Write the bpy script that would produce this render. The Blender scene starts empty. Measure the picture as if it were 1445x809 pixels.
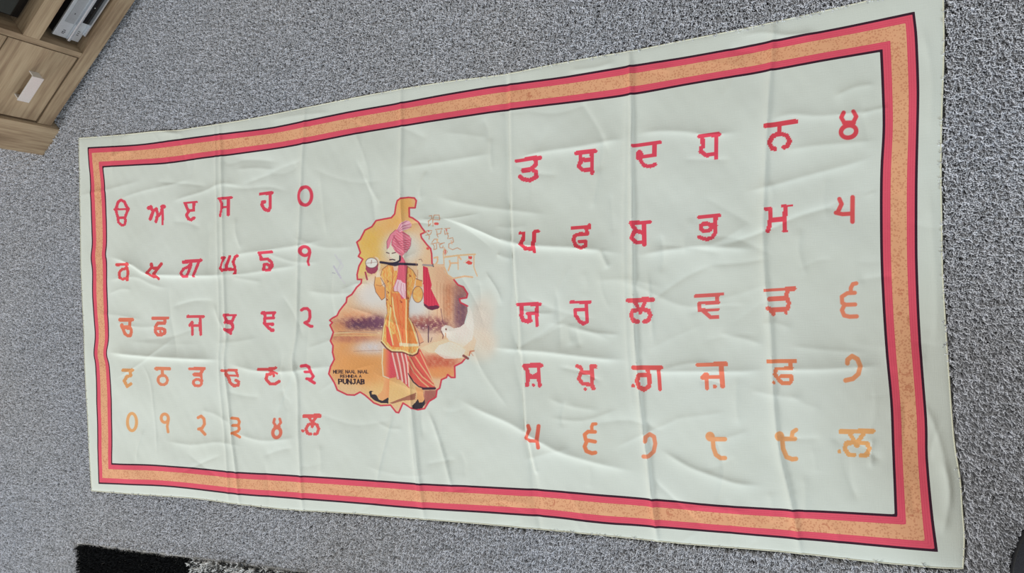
import bpy, bmesh, math
import numpy as np
from mathutils import Matrix, Vector
rng = np.random.default_rng(7)
scn = bpy.context.scene
COL = scn.collection

# ------------------------------------------------------------------ camera
W_PX, H_PX, F_PX = 1445.0, 809.0, 1000.0
CX, CY = 722.5, 404.5
CAM_POS = np.array([1.94079397, 0.51839711, 1.52447211])
CAM_R = np.array([[0.92867583, 0.0432865, 0.36835782],
                  [-0.0444587, 0.99899712, -0.00530834],
                  [-0.36821818, -0.01144698, 0.92966894]])
cam_d = bpy.data.cameras.new('camera')
cam_d.sensor_fit = 'HORIZONTAL'; cam_d.sensor_width = 36.0
cam_d.lens = F_PX / W_PX * 36.0; cam_d.clip_start = 0.02
cam = bpy.data.objects.new('camera', cam_d); COL.objects.link(cam)
cam.matrix_world = Matrix([list(CAM_R[i]) + [CAM_POS[i]] for i in range(3)] + [[0, 0, 0, 1]])
scn.camera = cam

# ------------------------------------------------------------------ light
wld = bpy.data.worlds.new('world'); scn.world = wld; wld.use_nodes = True
wld.node_tree.nodes['Background'].inputs[0].default_value = (1.0, 0.965, 0.89, 1)
wld.node_tree.nodes['Background'].inputs[1].default_value = 0.43


def area(name, loc, target, sx, sy, power, col):
    l = bpy.data.lights.new(name, 'AREA'); l.shape = 'RECTANGLE'; l.size = sx; l.size_y = sy
    l.energy = power; l.color = col
    o = bpy.data.objects.new(name, l); COL.objects.link(o); o.location = loc
    o.rotation_euler = (Vector(target) - Vector(loc)).to_track_quat('-Z', 'Y').to_euler()
    return o


area('window_light', (-5.4, -5.1, 3.5), (1.0, 0.4, 0), 2.5, 1.7, 700, (0.95, 0.985, 1.0))
area('far_window_light', (4.6, -2.6, 2.0), (1.4, 0.4, 0), 1.6, 1.2, 100, (0.72, 0.87, 1.0))
vs = scn.view_settings
vs.view_transform = 'Standard'; vs.look = 'None'; vs.gamma = 1.0; vs.use_curve_mapping = False
vs.exposure = -0.07


# ------------------------------------------------------------------ helpers
def ray_dir(px, py):
    v = np.stack([(np.asarray(px, float) - CX) / F_PX, -(np.asarray(py, float) - CY) / F_PX,
                  -np.ones_like(np.asarray(px, float))], -1)
    return v @ CAM_R.T


ZC = 0.016                       # height of the cloth above the carpet backing


def ground(pts, z=ZC):
    """places the traced layout on the floor plane (metres)"""
    pts = np.asarray(pts, float)
    d = ray_dir(pts[..., 0], pts[..., 1])
    t = (z - CAM_POS[2]) / d[..., 2]
    return (CAM_POS + d * t[..., None])[..., :2]


def layout(xy, z=ZC):
    """inverse of ground(): floor metres -> print layout units"""
    P = np.concatenate([xy, np.full(xy.shape[:-1] + (1,), z)], -1) - CAM_POS
    c = P @ CAM_R
    return np.stack([CX + F_PX * c[..., 0] / -c[..., 2], CY - F_PX * c[..., 1] / -c[..., 2]], -1)


def s2l(c):
    c = np.asarray(c, float) / 255.0
    return np.where(c <= 0.04045, c / 12.92, ((c + 0.055) / 1.055) ** 2.4)


KA = 1.38                        # sRGB look -> albedo


def alb(c):
    return np.clip(s2l(c) * KA, 0, 0.9)


def tag(o, label=None, cat=None, group=None, kind=None):
    if label: o['label'] = label
    if cat: o['category'] = cat
    if group: o['group'] = group
    if kind: o['kind'] = kind
    return o


def link_mesh(name, me, mat, parent=None):
    o = bpy.data.objects.new(name, me); COL.objects.link(o)
    if mat: me.materials.append(mat)
    if parent: o.parent = parent
    return o


def empty(name, loc, rz=0.0):
    o = bpy.data.objects.new(name, None); COL.objects.link(o)
    o.location = loc; o.rotation_euler = (0, 0, rz); o.empty_display_size = 0.1
    return o


def add_box(bm, x0, x1, y0, y1, z0, z1, bevel=0.0):
    r = bmesh.ops.create_cube(bm, size=1.0)
    vs_ = r['verts']
    bmesh.ops.scale(bm, vec=(x1 - x0, y1 - y0, z1 - z0), verts=vs_)
    bmesh.ops.translate(bm, vec=((x0 + x1) / 2, (y0 + y1) / 2, (z0 + z1) / 2), verts=vs_)
    if bevel:
        es = list({e for v in vs_ for e in v.link_edges})
        bmesh.ops.bevel(bm, geom=es, offset=bevel, segments=2, profile=0.7, affect='EDGES')


def bm_obj(name, bm, mat, parent=None, smooth=False):
    me = bpy.data.meshes.new(name); bm.to_mesh(me); bm.free()
    if smooth: me.polygons.foreach_set('use_smooth', [True] * len(me.polygons))
    return link_mesh(name, me, mat, parent)


def box_obj(name, b, mat, parent=None, bevel=0.0012):
    bm = bmesh.new(); add_box(bm, *b, bevel=bevel)
    return bm_obj(name, bm, mat, parent)


def lathe(name, prof, mat, parent=None, seg=64, centre=(0, 0)):
    bm = bmesh.new(); rings = []
    for r, z in prof:
        if r < 1e-6: rings.append([bm.verts.new((centre[0], centre[1], z))])
        else: rings.append([bm.verts.new((centre[0] + r * math.cos(2 * math.pi * k / seg), centre[1] + r * math.sin(2 * math.pi * k / seg), z)) for k in range(seg)])
    for a, b in zip(rings[:-1], rings[1:]):
        for k in range(seg):
            k2 = (k + 1) % seg
            if len(a) == 1 and len(b) == 1: continue
            if len(a) == 1: bm.faces.new((a[0], b[k], b[k2]))
            elif len(b) == 1: bm.faces.new((a[k], b[0], a[k2]))
            else: bm.faces.new((a[k], b[k], b[k2], a[k2]))
    bmesh.ops.recalc_face_normals(bm, faces=bm.faces)
    return bm_obj(name, bm, mat, parent, smooth=True)


def tube(name, pts, r, mat, parent=None, n=6, closed=False):
    pts = [Vector(p) for p in pts]; N = len(pts); V = []; Fc = []
    for i, p in enumerate(pts):
        a = pts[(i - 1) % N] if (closed or i > 0) else pts[i]
        b = pts[(i + 1) % N] if (closed or i < N - 1) else pts[i]
        t = (b - a).normalized(); s = t.cross(Vector((0, 0, 1)))
        s = s.normalized() if s.length > 1e-5 else Vector((1, 0, 0)); u = s.cross(t)
        for k in range(n):
            an = 2 * math.pi * k / n
            V.append(p + s * (r * math.cos(an)) + u * (r * math.sin(an)))
    for i in range(N if closed else N - 1):
        j = (i + 1) % N
        for k in range(n):
            k2 = (k + 1) % n
            Fc.append((i * n + k, j * n + k, j * n + k2, i * n + k2))
    me = bpy.data.meshes.new(name); me.from_pydata(V, [], Fc)
    me.polygons.foreach_set('use_smooth', [True] * len(me.polygons))
    return link_mesh(name, me, mat, parent)


# ---- node helpers
class NT:
    def __init__(s, name):
        s.m = bpy.data.materials.new(name); s.m.use_nodes = True
        s.t = s.m.node_tree; s.b = s.t.nodes['Principled BSDF']; s.x = 0

    def n(s, typ, **kw):
        nd = s.t.nodes.new(typ)
        for k, v in kw.items(): setattr(nd, k, v)
        return nd

    def l(s, a, b): s.t.links.new(a, b)

    def setv(s, nd, **kw):
        for k, v in kw.items(): nd.inputs[k].default_value = v
        return nd

    def math(s, op, a, b=None, c=None, clamp=False):
        nd = s.n('ShaderNodeMath', operation=op, use_clamp=clamp)
        for i, v in enumerate((a, b, c)):
            if v is None: continue
            if isinstance(v, (int, float)): nd.inputs[i].default_value = v
            else: s.l(v, nd.inputs[i])
        return nd.outputs[0]

    def mix(s, f, a, b, mode='MIX'):
        nd = s.n('ShaderNodeMix', data_type='RGBA', blend_type=mode)
        for i, v in ((0, f), (6, a), (7, b)):
            if isinstance(v, (int, float)): nd.inputs[i].default_value = v
            elif isinstance(v, (tuple, list, np.ndarray)): nd.inputs[i].default_value = tuple(v)[:3] + (1,)
            else: s.l(v, nd.inputs[i])
        return nd.outputs[2]

    def noise(s, vec, scale, detail=2.0, rough=0.5):
        nd = s.n('ShaderNodeTexNoise'); nd.inputs['Scale'].default_value = scale
        nd.inputs['Detail'].default_value = detail; nd.inputs['Roughness'].default_value = rough
        if vec is not None: s.l(vec, nd.inputs['Vector'])
        return nd.outputs[0]

    def mapping(s, vec, scale=(1, 1, 1), rot=(0, 0, 0), loc=(0, 0, 0)):
        nd = s.n('ShaderNodeMapping'); s.l(vec, nd.inputs[0])
        nd.inputs['Scale'].default_value = scale; nd.inputs['Rotation'].default_value = rot; nd.inputs['Location'].default_value = loc
        return nd.outputs[0]

    def bump(s, h, strength, dist):
        nd = s.n('ShaderNodeBump'); nd.inputs['Strength'].default_value = strength
        nd.inputs['Distance'].default_value = dist; s.l(h, nd.inputs['Height']); s.l(nd.outputs[0], s.b.inputs['Normal'])

    def ramp(s, f, stops):
        nd = s.n('ShaderNodeValToRGB'); e = nd.color_ramp.elements
        while len(e) < len(stops): e.new(0.5)
        for i, (p, c) in enumerate(stops): e[i].position = p; e[i].color = tuple(c)[:3] + (1,)
        s.l(f, nd.inputs[0]); return nd.outputs[0]


def plain(name, rgb, rough=0.6, metal=0.0, nscale=60, namt=0.12, bump=0.0):
    m = NT(name); tc = m.n('ShaderNodeTexCoord').outputs['Object']
    nz = m.noise(tc, nscale, 3)
    c = np.array(rgb)
    m.l(m.ramp(nz, [(0.3, c * (1 - namt)), (0.7, np.minimum(c * (1 + namt), 1))]), m.b.inputs['Base Color'])
    m.b.inputs['Roughness'].default_value = rough; m.b.inputs['Metallic'].default_value = metal
    if bump: m.bump(nz, bump, 0.001)
    return m.m


def wood(name, axis):
    """light sonoma oak; axis = index of the grain direction in object space"""
    m = NT(name); tc = m.n('ShaderNodeTexCoord').outputs['Object']
    sc = [9.0, 9.0, 9.0]; sc[axis] = 0.9
    fine = [150.0, 150.0, 150.0]; fine[axis] = 7.0
    warp = m.noise(tc, 3.0, 2)
    v = m.n('ShaderNodeVectorMath', operation='ADD'); m.l(m.mapping(tc, sc), v.inputs[0])
    cmb = m.n('ShaderNodeCombineXYZ'); w2 = m.math('MULTIPLY', warp, 0.5)
    for i in range(3): m.l(w2, cmb.inputs[i])
    m.l(cmb.outputs[0], v.inputs[1])
    g1 = m.noise(v.outputs[0], 2.2, 5, 0.62)
    g2 = m.noise(m.mapping(tc, fine), 1.0, 3, 0.6)
    f = m.math('ADD', m.math('MULTIPLY', g1, 0.62), m.math('MULTIPLY', g2, 0.38))
    col = m.ramp(f, [(0.30, alb((96, 78, 60))), (0.44, alb((132, 112, 90))), (0.54, alb((152, 133, 108))), (0.72, alb((170, 152, 127)))])
    m.l(col, m.b.inputs['Base Color']); m.b.inputs['Roughness'].default_value = 0.62
    m.b.inputs['Specular IOR Level'].default_value = 0.3
    m.bump(g2, 0.25, 0.0006)
    return m.m


def pile_material(name, dark, light, warm=None, rough=0.95, nw=0.25, ns=420):
    m = NT(name)
    geo = m.n('ShaderNodeNewGeometry').outputs['Position']
    rnd = m.n('ShaderNodeObjectInfo').outputs['Random']
    f = m.math('ADD', m.math('MULTIPLY', rnd, 1 - nw), m.math('MULTIPLY', m.noise(geo, ns, 1), nw))
    col = m.ramp(f, [(0.08, dark), (0.9, light)])
    if warm is not None:       # faint worn / warmer areas of the dye
        w = m.noise(geo, 1.7, 2)
        col = m.mix(m.math('MULTIPLY_ADD', w, 2.2, -0.65, clamp=True), col, m.mix(1.0, col, warm, 'MULTIPLY'))
    m.l(col, m.b.inputs['Base Color']); m.b.inputs['Roughness'].default_value = rough
    m.b.inputs['Specular IOR Level'].default_value = 0.15
    return m.m


# ------------------------------------------------------------------ materials
M_WOOD_H = wood('oak_grain_along', 0)
M_WOOD_V = wood('oak_grain_upright', 2)
M_WOOD_IN = plain('oak_inner_board', alb((150, 134, 108)), 0.7, 0, 14, 0.10)
M_STEEL = plain('brushed_steel', (0.80, 0.80, 0.79), 0.38, 0.5, 300, 0.05)
M_SILVER = plain('silver_plastic', (0.66, 0.68, 0.71), 0.36, 0.4, 200, 0.04)
M_BRIGHT = plain('bright_silver_trim', (0.80, 0.84, 0.90), 0.22, 0.7, 200, 0.03)
M_GREYP = plain('grey_plastic', (0.42, 0.43, 0.45), 0.45, 0.3, 200, 0.04)
M_BLACK = plain('black_plastic', (0.012, 0.012, 0.014), 0.35, 0.0, 80, 0.1)
M_GLASSB = plain('black_display', (0.004, 0.004, 0.005), 0.08, 0.0, 80, 0.1)
M_MARK = plain('dark_print', (0.05, 0.05, 0.06), 0.5)
M_WHITE = plain('white_print', (0.8, 0.8, 0.8), 0.5)
M_NAVY = plain('dark_navy_fabric', (0.012, 0.014, 0.022), 0.75, 0, 400, 0.25, 0.25)
M_PILE = pile_material('grey_carpet_pile', (0.40, 0.41, 0.437), (0.83, 0.85, 0.915), (1.0, 0.97, 0.93))
M_PILE_BLACK = pile_material('black_shag_pile', (0.004, 0.0045, 0.005), (0.018, 0.019, 0.021))
M_PILE_GREY = pile_material('mottled_grey_shag_pile', (0.06, 0.062, 0.065), (1.0, 1.0, 0.99), None, 0.95, 0.0)
M_PILE_GREY.node_tree.nodes['Color Ramp'].color_ramp.elements[0].position = 0.35
M_PILE_GREY.node_tree.nodes['Color Ramp'].color_ramp.elements[1].position = 0.55
M_BIND = plain('grey_rug_binding', (0.55, 0.55, 0.54), 0.8, 0, 500, 0.15, 0.2)


def carpet_floor():
    m = NT('grey_carpet_backing'); tc = m.n('ShaderNodeNewGeometry').outputs['Position']
    n1 = m.noise(tc, 330, 2, 0.7)
    m.l(m.ramp(n1, [(0.3, (0.22, 0.225, 0.24)), (0.7, (0.55, 0.56, 0.58))]), m.b.inputs['Base Color'])
    m.b.inputs['Roughness'].default_value = 1.0; m.bump(n1, 0.8, 0.003)
    return m.m


def cloth_material():
    m = NT('printed_cotton')
    geo = m.n('ShaderNodeNewGeometry').outputs['Position']
    ink = m.n('ShaderNodeAttribute', attribute_name='print').outputs['Color']
    band = m.n('ShaderNodeAttribute', attribute_name='band').outputs['Fac']
    # cream cotton with a faint tonal unevenness of the cloth itself
    blot = m.noise(geo, 5.0, 3)
    ink = m.mix(1.0, ink, m.ramp(blot, [(0.3, (0.955, 0.95, 0.93)), (0.7, (1.0, 1.0, 1.0))]), 'MULTIPLY')
    # red stripes: narrow woven rows following the band
    tri = m.math('PINGPONG', m.math('MULTIPLY', band, 14.0), 0.5)
    dots = m.noise(geo, 420, 1)
    red = m.mix(m.math('MULTIPLY', m.math('GREATER_THAN', tri, 0.30), m.math('MULTIPLY_ADD', dots, 1.1, -0.1, clamp=True)), alb((205, 80, 98)), alb((190, 62, 86)))
    # orange stripe: flecks and sparse paisley curls
    fl = m.n('ShaderNodeTexVoronoi'); m.l(geo, fl.inputs['Vector']); fl.inputs['Scale'].default_value = 230
    fleck = m.math('MULTIPLY', m.math('LESS_THAN', fl.outputs['Distance'], 0.42), m.math('GREATER_THAN', m.noise(geo, 70, 2), 0.42))
    cu = m.n('ShaderNodeTexVoronoi'); m.l(geo, cu.inputs['Vector']); cu.inputs['Scale'].default_value = 21
    dcu = cu.outputs['Distance']
    ringm = m.math('MULTIPLY', m.math('LESS_THAN', m.math('ABSOLUTE', m.math('ADD', dcu, -0.20)), 0.035),
                   m.math('GREATER_THAN', m.noise(geo, 160, 1), 0.50))
    orange = m.mix(m.noise(geo, 12, 3), alb((206, 140, 98)), alb((224, 156, 114)))
    orange = m.mix(m.math('MULTIPLY', fleck, 0.5), orange, alb((170, 92, 56)))
    orange = m.mix(m.math('MULTIPLY', ringm, 0.6), orange, alb((172, 88, 52)))
    dark = alb((52, 26, 40))

    def inside(a, b):
        return m.math('MULTIPLY', m.math('GREATER_THAN', band, a), m.math('LESS_THAN', band, b))
    c = m.mix(inside(-0.045, 1.045), ink, dark)
    c = m.mix(inside(0.035, 0.965), c, red)
    c = m.mix(inside(0.265, 0.735), c, m.mix(0.10, orange, alb((194, 190, 180))))
    m.l(c, m.b.inputs['Base Color'])
    m.b.inputs['Roughness'].default_value = 0.85
    m.b.inputs['Specular IOR Level'].default_value = 0.2
    # plain weave: two crossed thread waves plus slubs
    slub = m.noise(m.mapping(geo, (30, 700, 1)), 1.0, 2)
    slub2 = m.noise(m.mapping(geo, (700, 30, 1)), 1.0, 2)
    m.bump(m.math('ADD', slub, slub2), 0.35, 0.0005)
    return m.m


M_CLOTH = cloth_material()

# ------------------------------------------------------------------ floor
fx0, fx1, fy0, fy1 = -2.6, 5.2, -3.8, 3.6
bm = bmesh.new(); add_box(bm, fx0, fx1, fy0, fy1, -0.04, 0.0)
floor = bm_obj('floor', bm, carpet_floor()); tag(floor, 'grey cut pile carpet floor', None, None, 'structure')

# ------------------------------------------------------------------ print tracing
RED = (214, 62, 84)
G = []   # (smooth?, colour, [(width, pts)...]) in layout units


def glyph(origin, col, strokes, smooth=False, s=8.9875):
    out = []
    for w, pts in strokes:
        p = np.array(pts, float).reshape(-1, 2) / s + np.array(origin, float)
        out.append((w / s, p))
    G.append((smooth, col, out))


def ell(cx, cy, rx, ry, n=20, a0=0, a1=360, rot=0):
    a = np.radians(np.linspace(a0, a1, n)); r = math.radians(rot)
    x = rx * np.cos(a); y = ry * np.sin(a)
    return np.stack([cx + x * math.cos(r) - y * math.sin(r), cy + x * math.sin(r) + y * math.cos(r)], -1).ravel().tolist()


A = (150, 250)
glyph(A, RED, [(32, [190,288, 152,315, 136,370, 122,408]), (32, [190,288, 232,312, 256,370, 280,400]), (26, [112,408, 285,404]), (30, [125,410, 138,470, 152,512]), (30, [280,405, 252,470, 238,515]), (28, [152,512, 235,512]), (28, [150,515, 158,570, 200,612, 236,600, 246,550, 238,515])])
glyph(A, RED, [(46, [535,388, 562,380]), (38, [560,385, 590,430, 552,530]), (34, [596,425, 632,398]), (34, [630,400, 650,470, 624,562]), (34, [635,510, 700,440, 706,385]), (48, [710,375, 732,374]), (26, [712,390, 710,592])])
glyph(A, RED, [(24, [998,326, 1150,314]), (32, [1008,338, 1040,418]), (28, [1040,418, 1112,420]), (32, [1114,322, 1112,420]), (34, [1050,430, 1022,480, 1045,530, 1080,540, 1118,515])])
B = (300, 240)
glyph(B, RED, [(28, [80,362, 240,347]), (34, [95,372, 120,420, 120,480, 104,575]), (22, [120,466, 190,466]), (38, [200,352, 200,562])])
glyph(B, RED, [(36, [608,302, 758,286]), (32, [732,290, 736,470]), (38, [736,470, 710,515, 660,495, 628,440, 640,402, 662,402])])
glyph(B, RED, [(38, ell(1175, 330, 78, 116, 26))], True)
C = (150, 345)
glyph(C, (214, 72, 76), [(34, [138,256, 292,248]), (32, [262,255, 278,330, 280,400, 272,450]), (30, [262,302, 205,315, 172,355, 180,420, 215,440, 262,428])])
glyph(C, (205, 62, 72), [(36, [578,250, 592,292]), (34, [592,298, 650,300]), (30, [585,295, 538,352]), (30, [535,360, 600,405, 640,410]), (36, [704,248, 655,318, 622,375]), (30, [630,385, 668,432])])
glyph(C, RED, [(40, [992,222, 1205,200]), (32, [1088,232, 1050,285, 995,310, 968,360, 990,402, 1042,404, 1062,355, 1085,260]), (32, [1182,220, 1150,320, 1126,402])])
D = (300, 325)
glyph(D, (206, 52, 72), [(34, [124,352, 150,345]), (26, [150,350, 115,440, 106,480]), (34, [106,480, 130,508, 190,492, 265,495]), (32, [218,330, 178,440, 182,485]), (32, [322,322, 290,335, 258,400, 280,460, 294,540]), (20, [272,546, 300,548])])
glyph(D, RED, [(32, [605,286, 758,274]), (32, [610,290, 620,362]), (34, [618,365, 700,362, 750,400, 764,450, 740,485]), (32, [662,430, 655,500, 732,502, 732,450, 690,425, 662,430])])
glyph(D, RED, [(36, ell(1172, 265, 58, 56, 20)), (26, [1238,280, 1226,330, 1210,395, 1220,440])], True)
E_ = (150, 420)
glyph(E_, (216, 112, 84), [(42, [176,280, 330,278]), (30, [302,300, 302,390]), (46, [202,352, 205,378, 300,380]), (34, [212,395, 238,458, 272,484, 308,480, 318,430, 312,392])])
glyph(E_, (214, 102, 86), [(36, [592,262, 778,258]), (36, [748,275, 742,322]), (36, [742,325, 655,325, 632,370]), (36, [632,375, 624,430, 650,468, 700,472, 742,450, 744,412, 720,396, 642,395]), (26, [688,432, 690,436])])
glyph(E_, (214, 74, 86), [(36, [1036,240, 1228,240]), (34, [1190,250, 1192,360, 1198,465]), (32, [1092,357, 1188,357]), (30, [1090,312, 1060,352]), (34, [1088,322, 1092,464])])
F_ = (300, 410)
glyph(F_, RED, [(28, [145,312, 292,312]), (32, [158,325, 186,385, 165,405]), (34, [276,325, 250,385, 185,402]), (34, [188,402, 250,420, 260,470, 238,508, 188,500, 162,492]), (34, [205,515, 234,542])])
glyph(F_, RED, [(36, [632,284, 788,282]), (34, [662,300, 675,345]), (28, [776,296, 772,350]), (30, [672,350, 778,350]), (36, [665,352, 660,418, 700,460, 750,508, 770,502]), (34, [672,427, 768,427])])
glyph(F_, RED, [(34, [1125,250, 1150,232, 1195,230, 1226,262, 1232,340, 1216,390, 1168,410]), (34, [1172,412, 1240,456, 1260,456])], True)
G_ = (150, 490)
glyph(G_, (214, 148, 92), [(38, [218,292, 338,288]), (32, [305,300, 318,350]), (36, [318,358, 268,370, 236,428, 276,495, 320,465])])
glyph(G_, (216, 126, 92), [(38, [632,272, 810,272]), (36, [718,280, 718,340]), (32, ell(722, 415, 60, 60, 20))])
glyph(G_, (220, 110, 88), [(34, [1066,272, 1246,272]), (36, [1226,286, 1195,345]), (42, [1122,346, 1200,346]), (26, [1206,360, 1216,430]), (30, ell(1160, 450, 52, 42, 18))])
H_ = (300, 490)
glyph(H_, (212, 90, 82), [(30, [120,296, 312,290]), (30, [300,292, 326,362]), (24, [322,360, 200,356]), (34, [180,335, 210,390, 228,450, 270,488, 328,484, 336,438, 300,420])])
glyph(H_, (212, 74, 78), [(32, [600,278, 700,276, 812,262]), (28, [730,284, 824,330]), (26, [780,322, 780,368]), (34, [770,335, 702,342, 680,400, 730,462, 790,468, 845,432])])
glyph(H_, (216, 58, 80), [(36, [1135,240, 1190,232, 1235,252, 1250,312]), (30, [1178,314, 1248,314]), (32, [1250,320, 1280,370, 1252,408, 1192,402]), (36, [1225,416, 1292,455])], True)
I_ = (150, 560)
glyph(I_, (218, 158, 102), [(34, ell(325, 322, 57, 110, 26))], True)
glyph(I_, (218, 146, 98), [(34, ell(738, 275, 45, 54, 20)), (30, [785,290, 765,380, 776,450])], True)
glyph(I_, (220, 134, 92), [(34, [1160,268, 1200,248, 1235,282, 1242,350, 1212,400, 1168,412]), (34, [1190,414, 1250,478])], True)
J_ = (300, 560)
glyph(J_, (220, 122, 78), [(32, [250,272, 320,282, 338,320, 326,362]), (34, [262,365, 325,366]), (32, [326,372, 338,410, 320,440, 255,462]), (32, [280,474, 345,512])], True)
glyph(J_, (216, 108, 86), [(30, [782,286, 772,330, 800,372]), (30, [848,284, 862,330, 830,372]), (34, [790,382, 842,382]), (38, ell(815, 456, 50, 62, 22))], True)
glyph(J_, (216, 84, 84), [(40, [1155,248, 1360,244]), (44, [1290,240, 1358,240]), (30, [1222,268, 1262,332]), (34, [1302,268, 1262,332]), (28, [1258,338, 1262,384]), (34, [1250,342, 1208,356, 1182,410, 1200,462, 1242,474]), (34, [1272,338, 1322,356, 1345,410, 1325,466, 1290,476]), (32, [1142,430, 1146,434])])
K = (700, 190)
glyph(K, RED, [(40, [262,330, 400,316]), (52, [392,308, 560,292]), (50, [505,312, 510,370, 455,428]), (62, [350,452, 415,440]), (50, [445,430, 508,470, 512,535, 430,576, 352,566, 310,532])])
glyph(K, RED, [(46, [1022,235, 1260,205]), (44, [1070,245, 1078,355]), (44, [1215,225, 1222,484]), (52, [1085,316, 1205,316]), (46, [1065,350, 1052,400, 1100,446, 1205,440])])
L = (880, 170)
glyph(L, RED, [(44, [125,318, 466,278]), (50, [395,300, 395,430]), (44, [240,456, 402,438]), (84, [206,418, 204,462]), (44, [216,500, 262,568, 340,582, 406,556])])
glyph(L, RED, [(44, [962,206, 1218,172]), (48, [1005,222, 1008,330]), (44, [1175,194, 1175,472]), (50, [990,342, 980,392, 1050,438, 1145,420])])
M_ = (1070, 140)
glyph(M_, (206, 60, 74), [(54, [95,340, 482,282]), (54, [272,332, 275,430]), (54, [258,438, 185,470, 142,560, 182,622, 214,626]), (54, [290,436, 368,462, 402,530, 370,592, 330,606]), (40, [235,448, 320,440])])
glyph(M_, (212, 64, 76), [(50, [1082,175, 1052,235, 1085,290]), (50, [1205,160, 1242,222, 1208,290]), (54, [1090,302, 1210,300]), (54, ell(1145, 412, 98, 78, 26, rot=-14))], True)
N_ = (700, 290)
glyph(N_, (212, 54, 72), [(36, [312,350, 362,350]), (44, [358,352, 355,430, 326,480]), (46, [326,486, 380,545, 465,548]), (48, [492,345, 482,555]), (36, [490,332, 545,326]), (34, [488,560, 492,585])])
glyph(N_, (214, 62, 78), [(34, [965,286, 1190,268]), (38, [1186,248, 1192,282]), (42, [1146,292, 1162,345]), (42, [1162,358, 1060,362, 1005,382, 988,430, 1022,508, 1090,540, 1148,508, 1145,455, 1065,456])])
O_ = (880, 280)
glyph(O_, (216, 62, 82), [(44, [95,312, 334,297]), (48, [112,332, 160,398]), (52, [158,412, 240,428]), (46, [142,430, 106,498, 160,554, 225,558]), (56, [262,312, 265,582])])
glyph(O_, (216, 66, 84), [(42, [960,236, 1222,212]), (46, [1170,236, 1170,310]), (50, ell(1048, 365, 66, 48, 20)), (42, [1105,330, 1175,342]), (44, [1168,345, 1170,430, 1130,495, 1060,518, 962,492])])
P_ = (1070, 260)
glyph(P_, (214, 64, 80), [(46, [100,316, 155,312]), (52, [152,325, 160,400, 150,500, 124,592]), (50, [170,452, 330,440]), (28, [305,276, 425,268]), (52, [346,290, 342,400, 336,575]), (20, [315,594, 370,590])])
glyph(P_, (214, 78, 80), [(52, [1030,188, 1058,250, 1018,335]), (50, [985,362, 1070,380, 1165,374]), (54, [1198,165, 1195,475])], True)
Q = (700, 400)
glyph(Q, (220, 66, 88), [(42, [275,265, 556,260]), (46, [330,282, 325,400]), (48, [322,402, 345,465, 400,482, 438,470]), (48, [430,470, 430,392]), (40, [404,380, 505,380]), (40, [518,272, 522,530])])
glyph(Q, (220, 66, 88), [(38, [955,238, 1195,234]), (40, [1150,250, 1155,450]), (40, [1135,326, 1012,330]), (42, [1006,334, 1006,400, 1060,478, 1110,510, 1152,490, 1155,440])])
R_ = (880, 390)
glyph(R_, (218, 76, 88), [(42, [55,306, 382,294]), (48, [250,284, 376,290]), (40, [152,326, 190,400, 214,455]), (46, [275,326, 232,418, 214,455]), (50, [185,424, 122,432, 102,490, 130,558, 180,572]), (50, [252,422, 320,432, 343,490, 318,558, 268,572])])
glyph(R_, (216, 94, 92), [(38, [915,250, 1255,222]), (50, [1192,242, 1190,315]), (38, [1208,330, 962,336]), (40, [962,338, 962,428]), (38, [968,425, 1080,428, 1198,420]), (46, [1025,452, 1110,518, 1195,514])])
S_ = (1070, 380)
glyph(S_, (218, 102, 88), [(36, [90,270, 460,244]), (50, [355,250, 462,242]), (50, [375,272, 352,350]), (52, [148,376, 370,366]), (48, [372,372, 392,430, 378,496, 300,508, 200,514, 125,492]), (44, [168,535, 196,565]), (42, [342,520, 356,550])])
glyph(S_, (224, 126, 96), [(48, [1244,180, 1200,190, 1174,240, 1176,288]), (48, [1225,300, 1130,305, 1060,350, 1066,430, 1112,452, 1230,448]), (50, [1092,458, 1062,520, 1090,588, 1160,604, 1250,600])], True)
T_ = (700, 490)
glyph(T_, (218, 72, 88), [(44, [355,238, 576,232]), (38, [450,218, 568,222]), (44, [372,264, 402,300, 406,400, 396,482]), (44, [408,345, 460,378, 528,342]), (42, [410,385, 520,385]), (44, [540,260, 543,400, 556,486]), (34, [476,478, 480,482])])
glyph(T_, (220, 82, 88), [(42, [1030,238, 1075,252, 1090,300]), (48, [1082,322, 1205,322]), (44, [1080,325, 1052,400, 1100,458, 1188,472]), (48, [1216,240, 1222,480, 1240,520]), (34, [1215,238, 1268,234]), (14, [1245,254, 1278,262]), (34, [1134,528, 1138,532])])
U_ = (880, 490)
glyph(U_, (218, 84, 82), [(54, [130,258, 478,252]), (52, [312,272, 330,400, 328,495, 262,538, 202,500, 176,420, 200,352, 300,348]), (44, [448,282, 464,530]), (38, [125,486, 130,490])])
glyph(U_, (226, 116, 90), [(40, [940,222, 1150,214]), (54, [1160,210, 1300,210]), (64, [1240,232, 1260,490]), (42, [1090,380, 1225,380]), (72, [1018,380, 1050,350]), (54, [1055,385, 1062,515]), (42, [1155,495, 1159,499])])
V_ = (1070, 480)
glyph(V_, (220, 124, 86), [(50, [130,268, 470,258]), (56, [410,282, 410,332]), (38, [428,350, 232,360]), (44, [228,366, 216,430, 270,508, 320,548, 398,546, 432,500, 418,452, 295,458]), (38, [201,531, 205,535])])
glyph(V_, (220, 142, 98), [(56, [1130,292, 1132,250, 1190,204, 1258,242, 1292,330, 1270,430, 1200,492, 1108,512])], True)
W_ = (700, 580)
glyph(W_, (216, 98, 80), [(42, [416,185, 434,230, 402,310, 382,342]), (42, [384,348, 440,374, 520,376]), (46, [546,190, 532,350, 540,462])], True)
glyph(W_, (222, 122, 82), [(38, [1268,164, 1230,166, 1216,200, 1220,250]), (44, [1258,265, 1170,262, 1126,300, 1140,368, 1258,390]), (46, [1150,392, 1126,450, 1150,508, 1220,535, 1262,528])], True)
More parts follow.
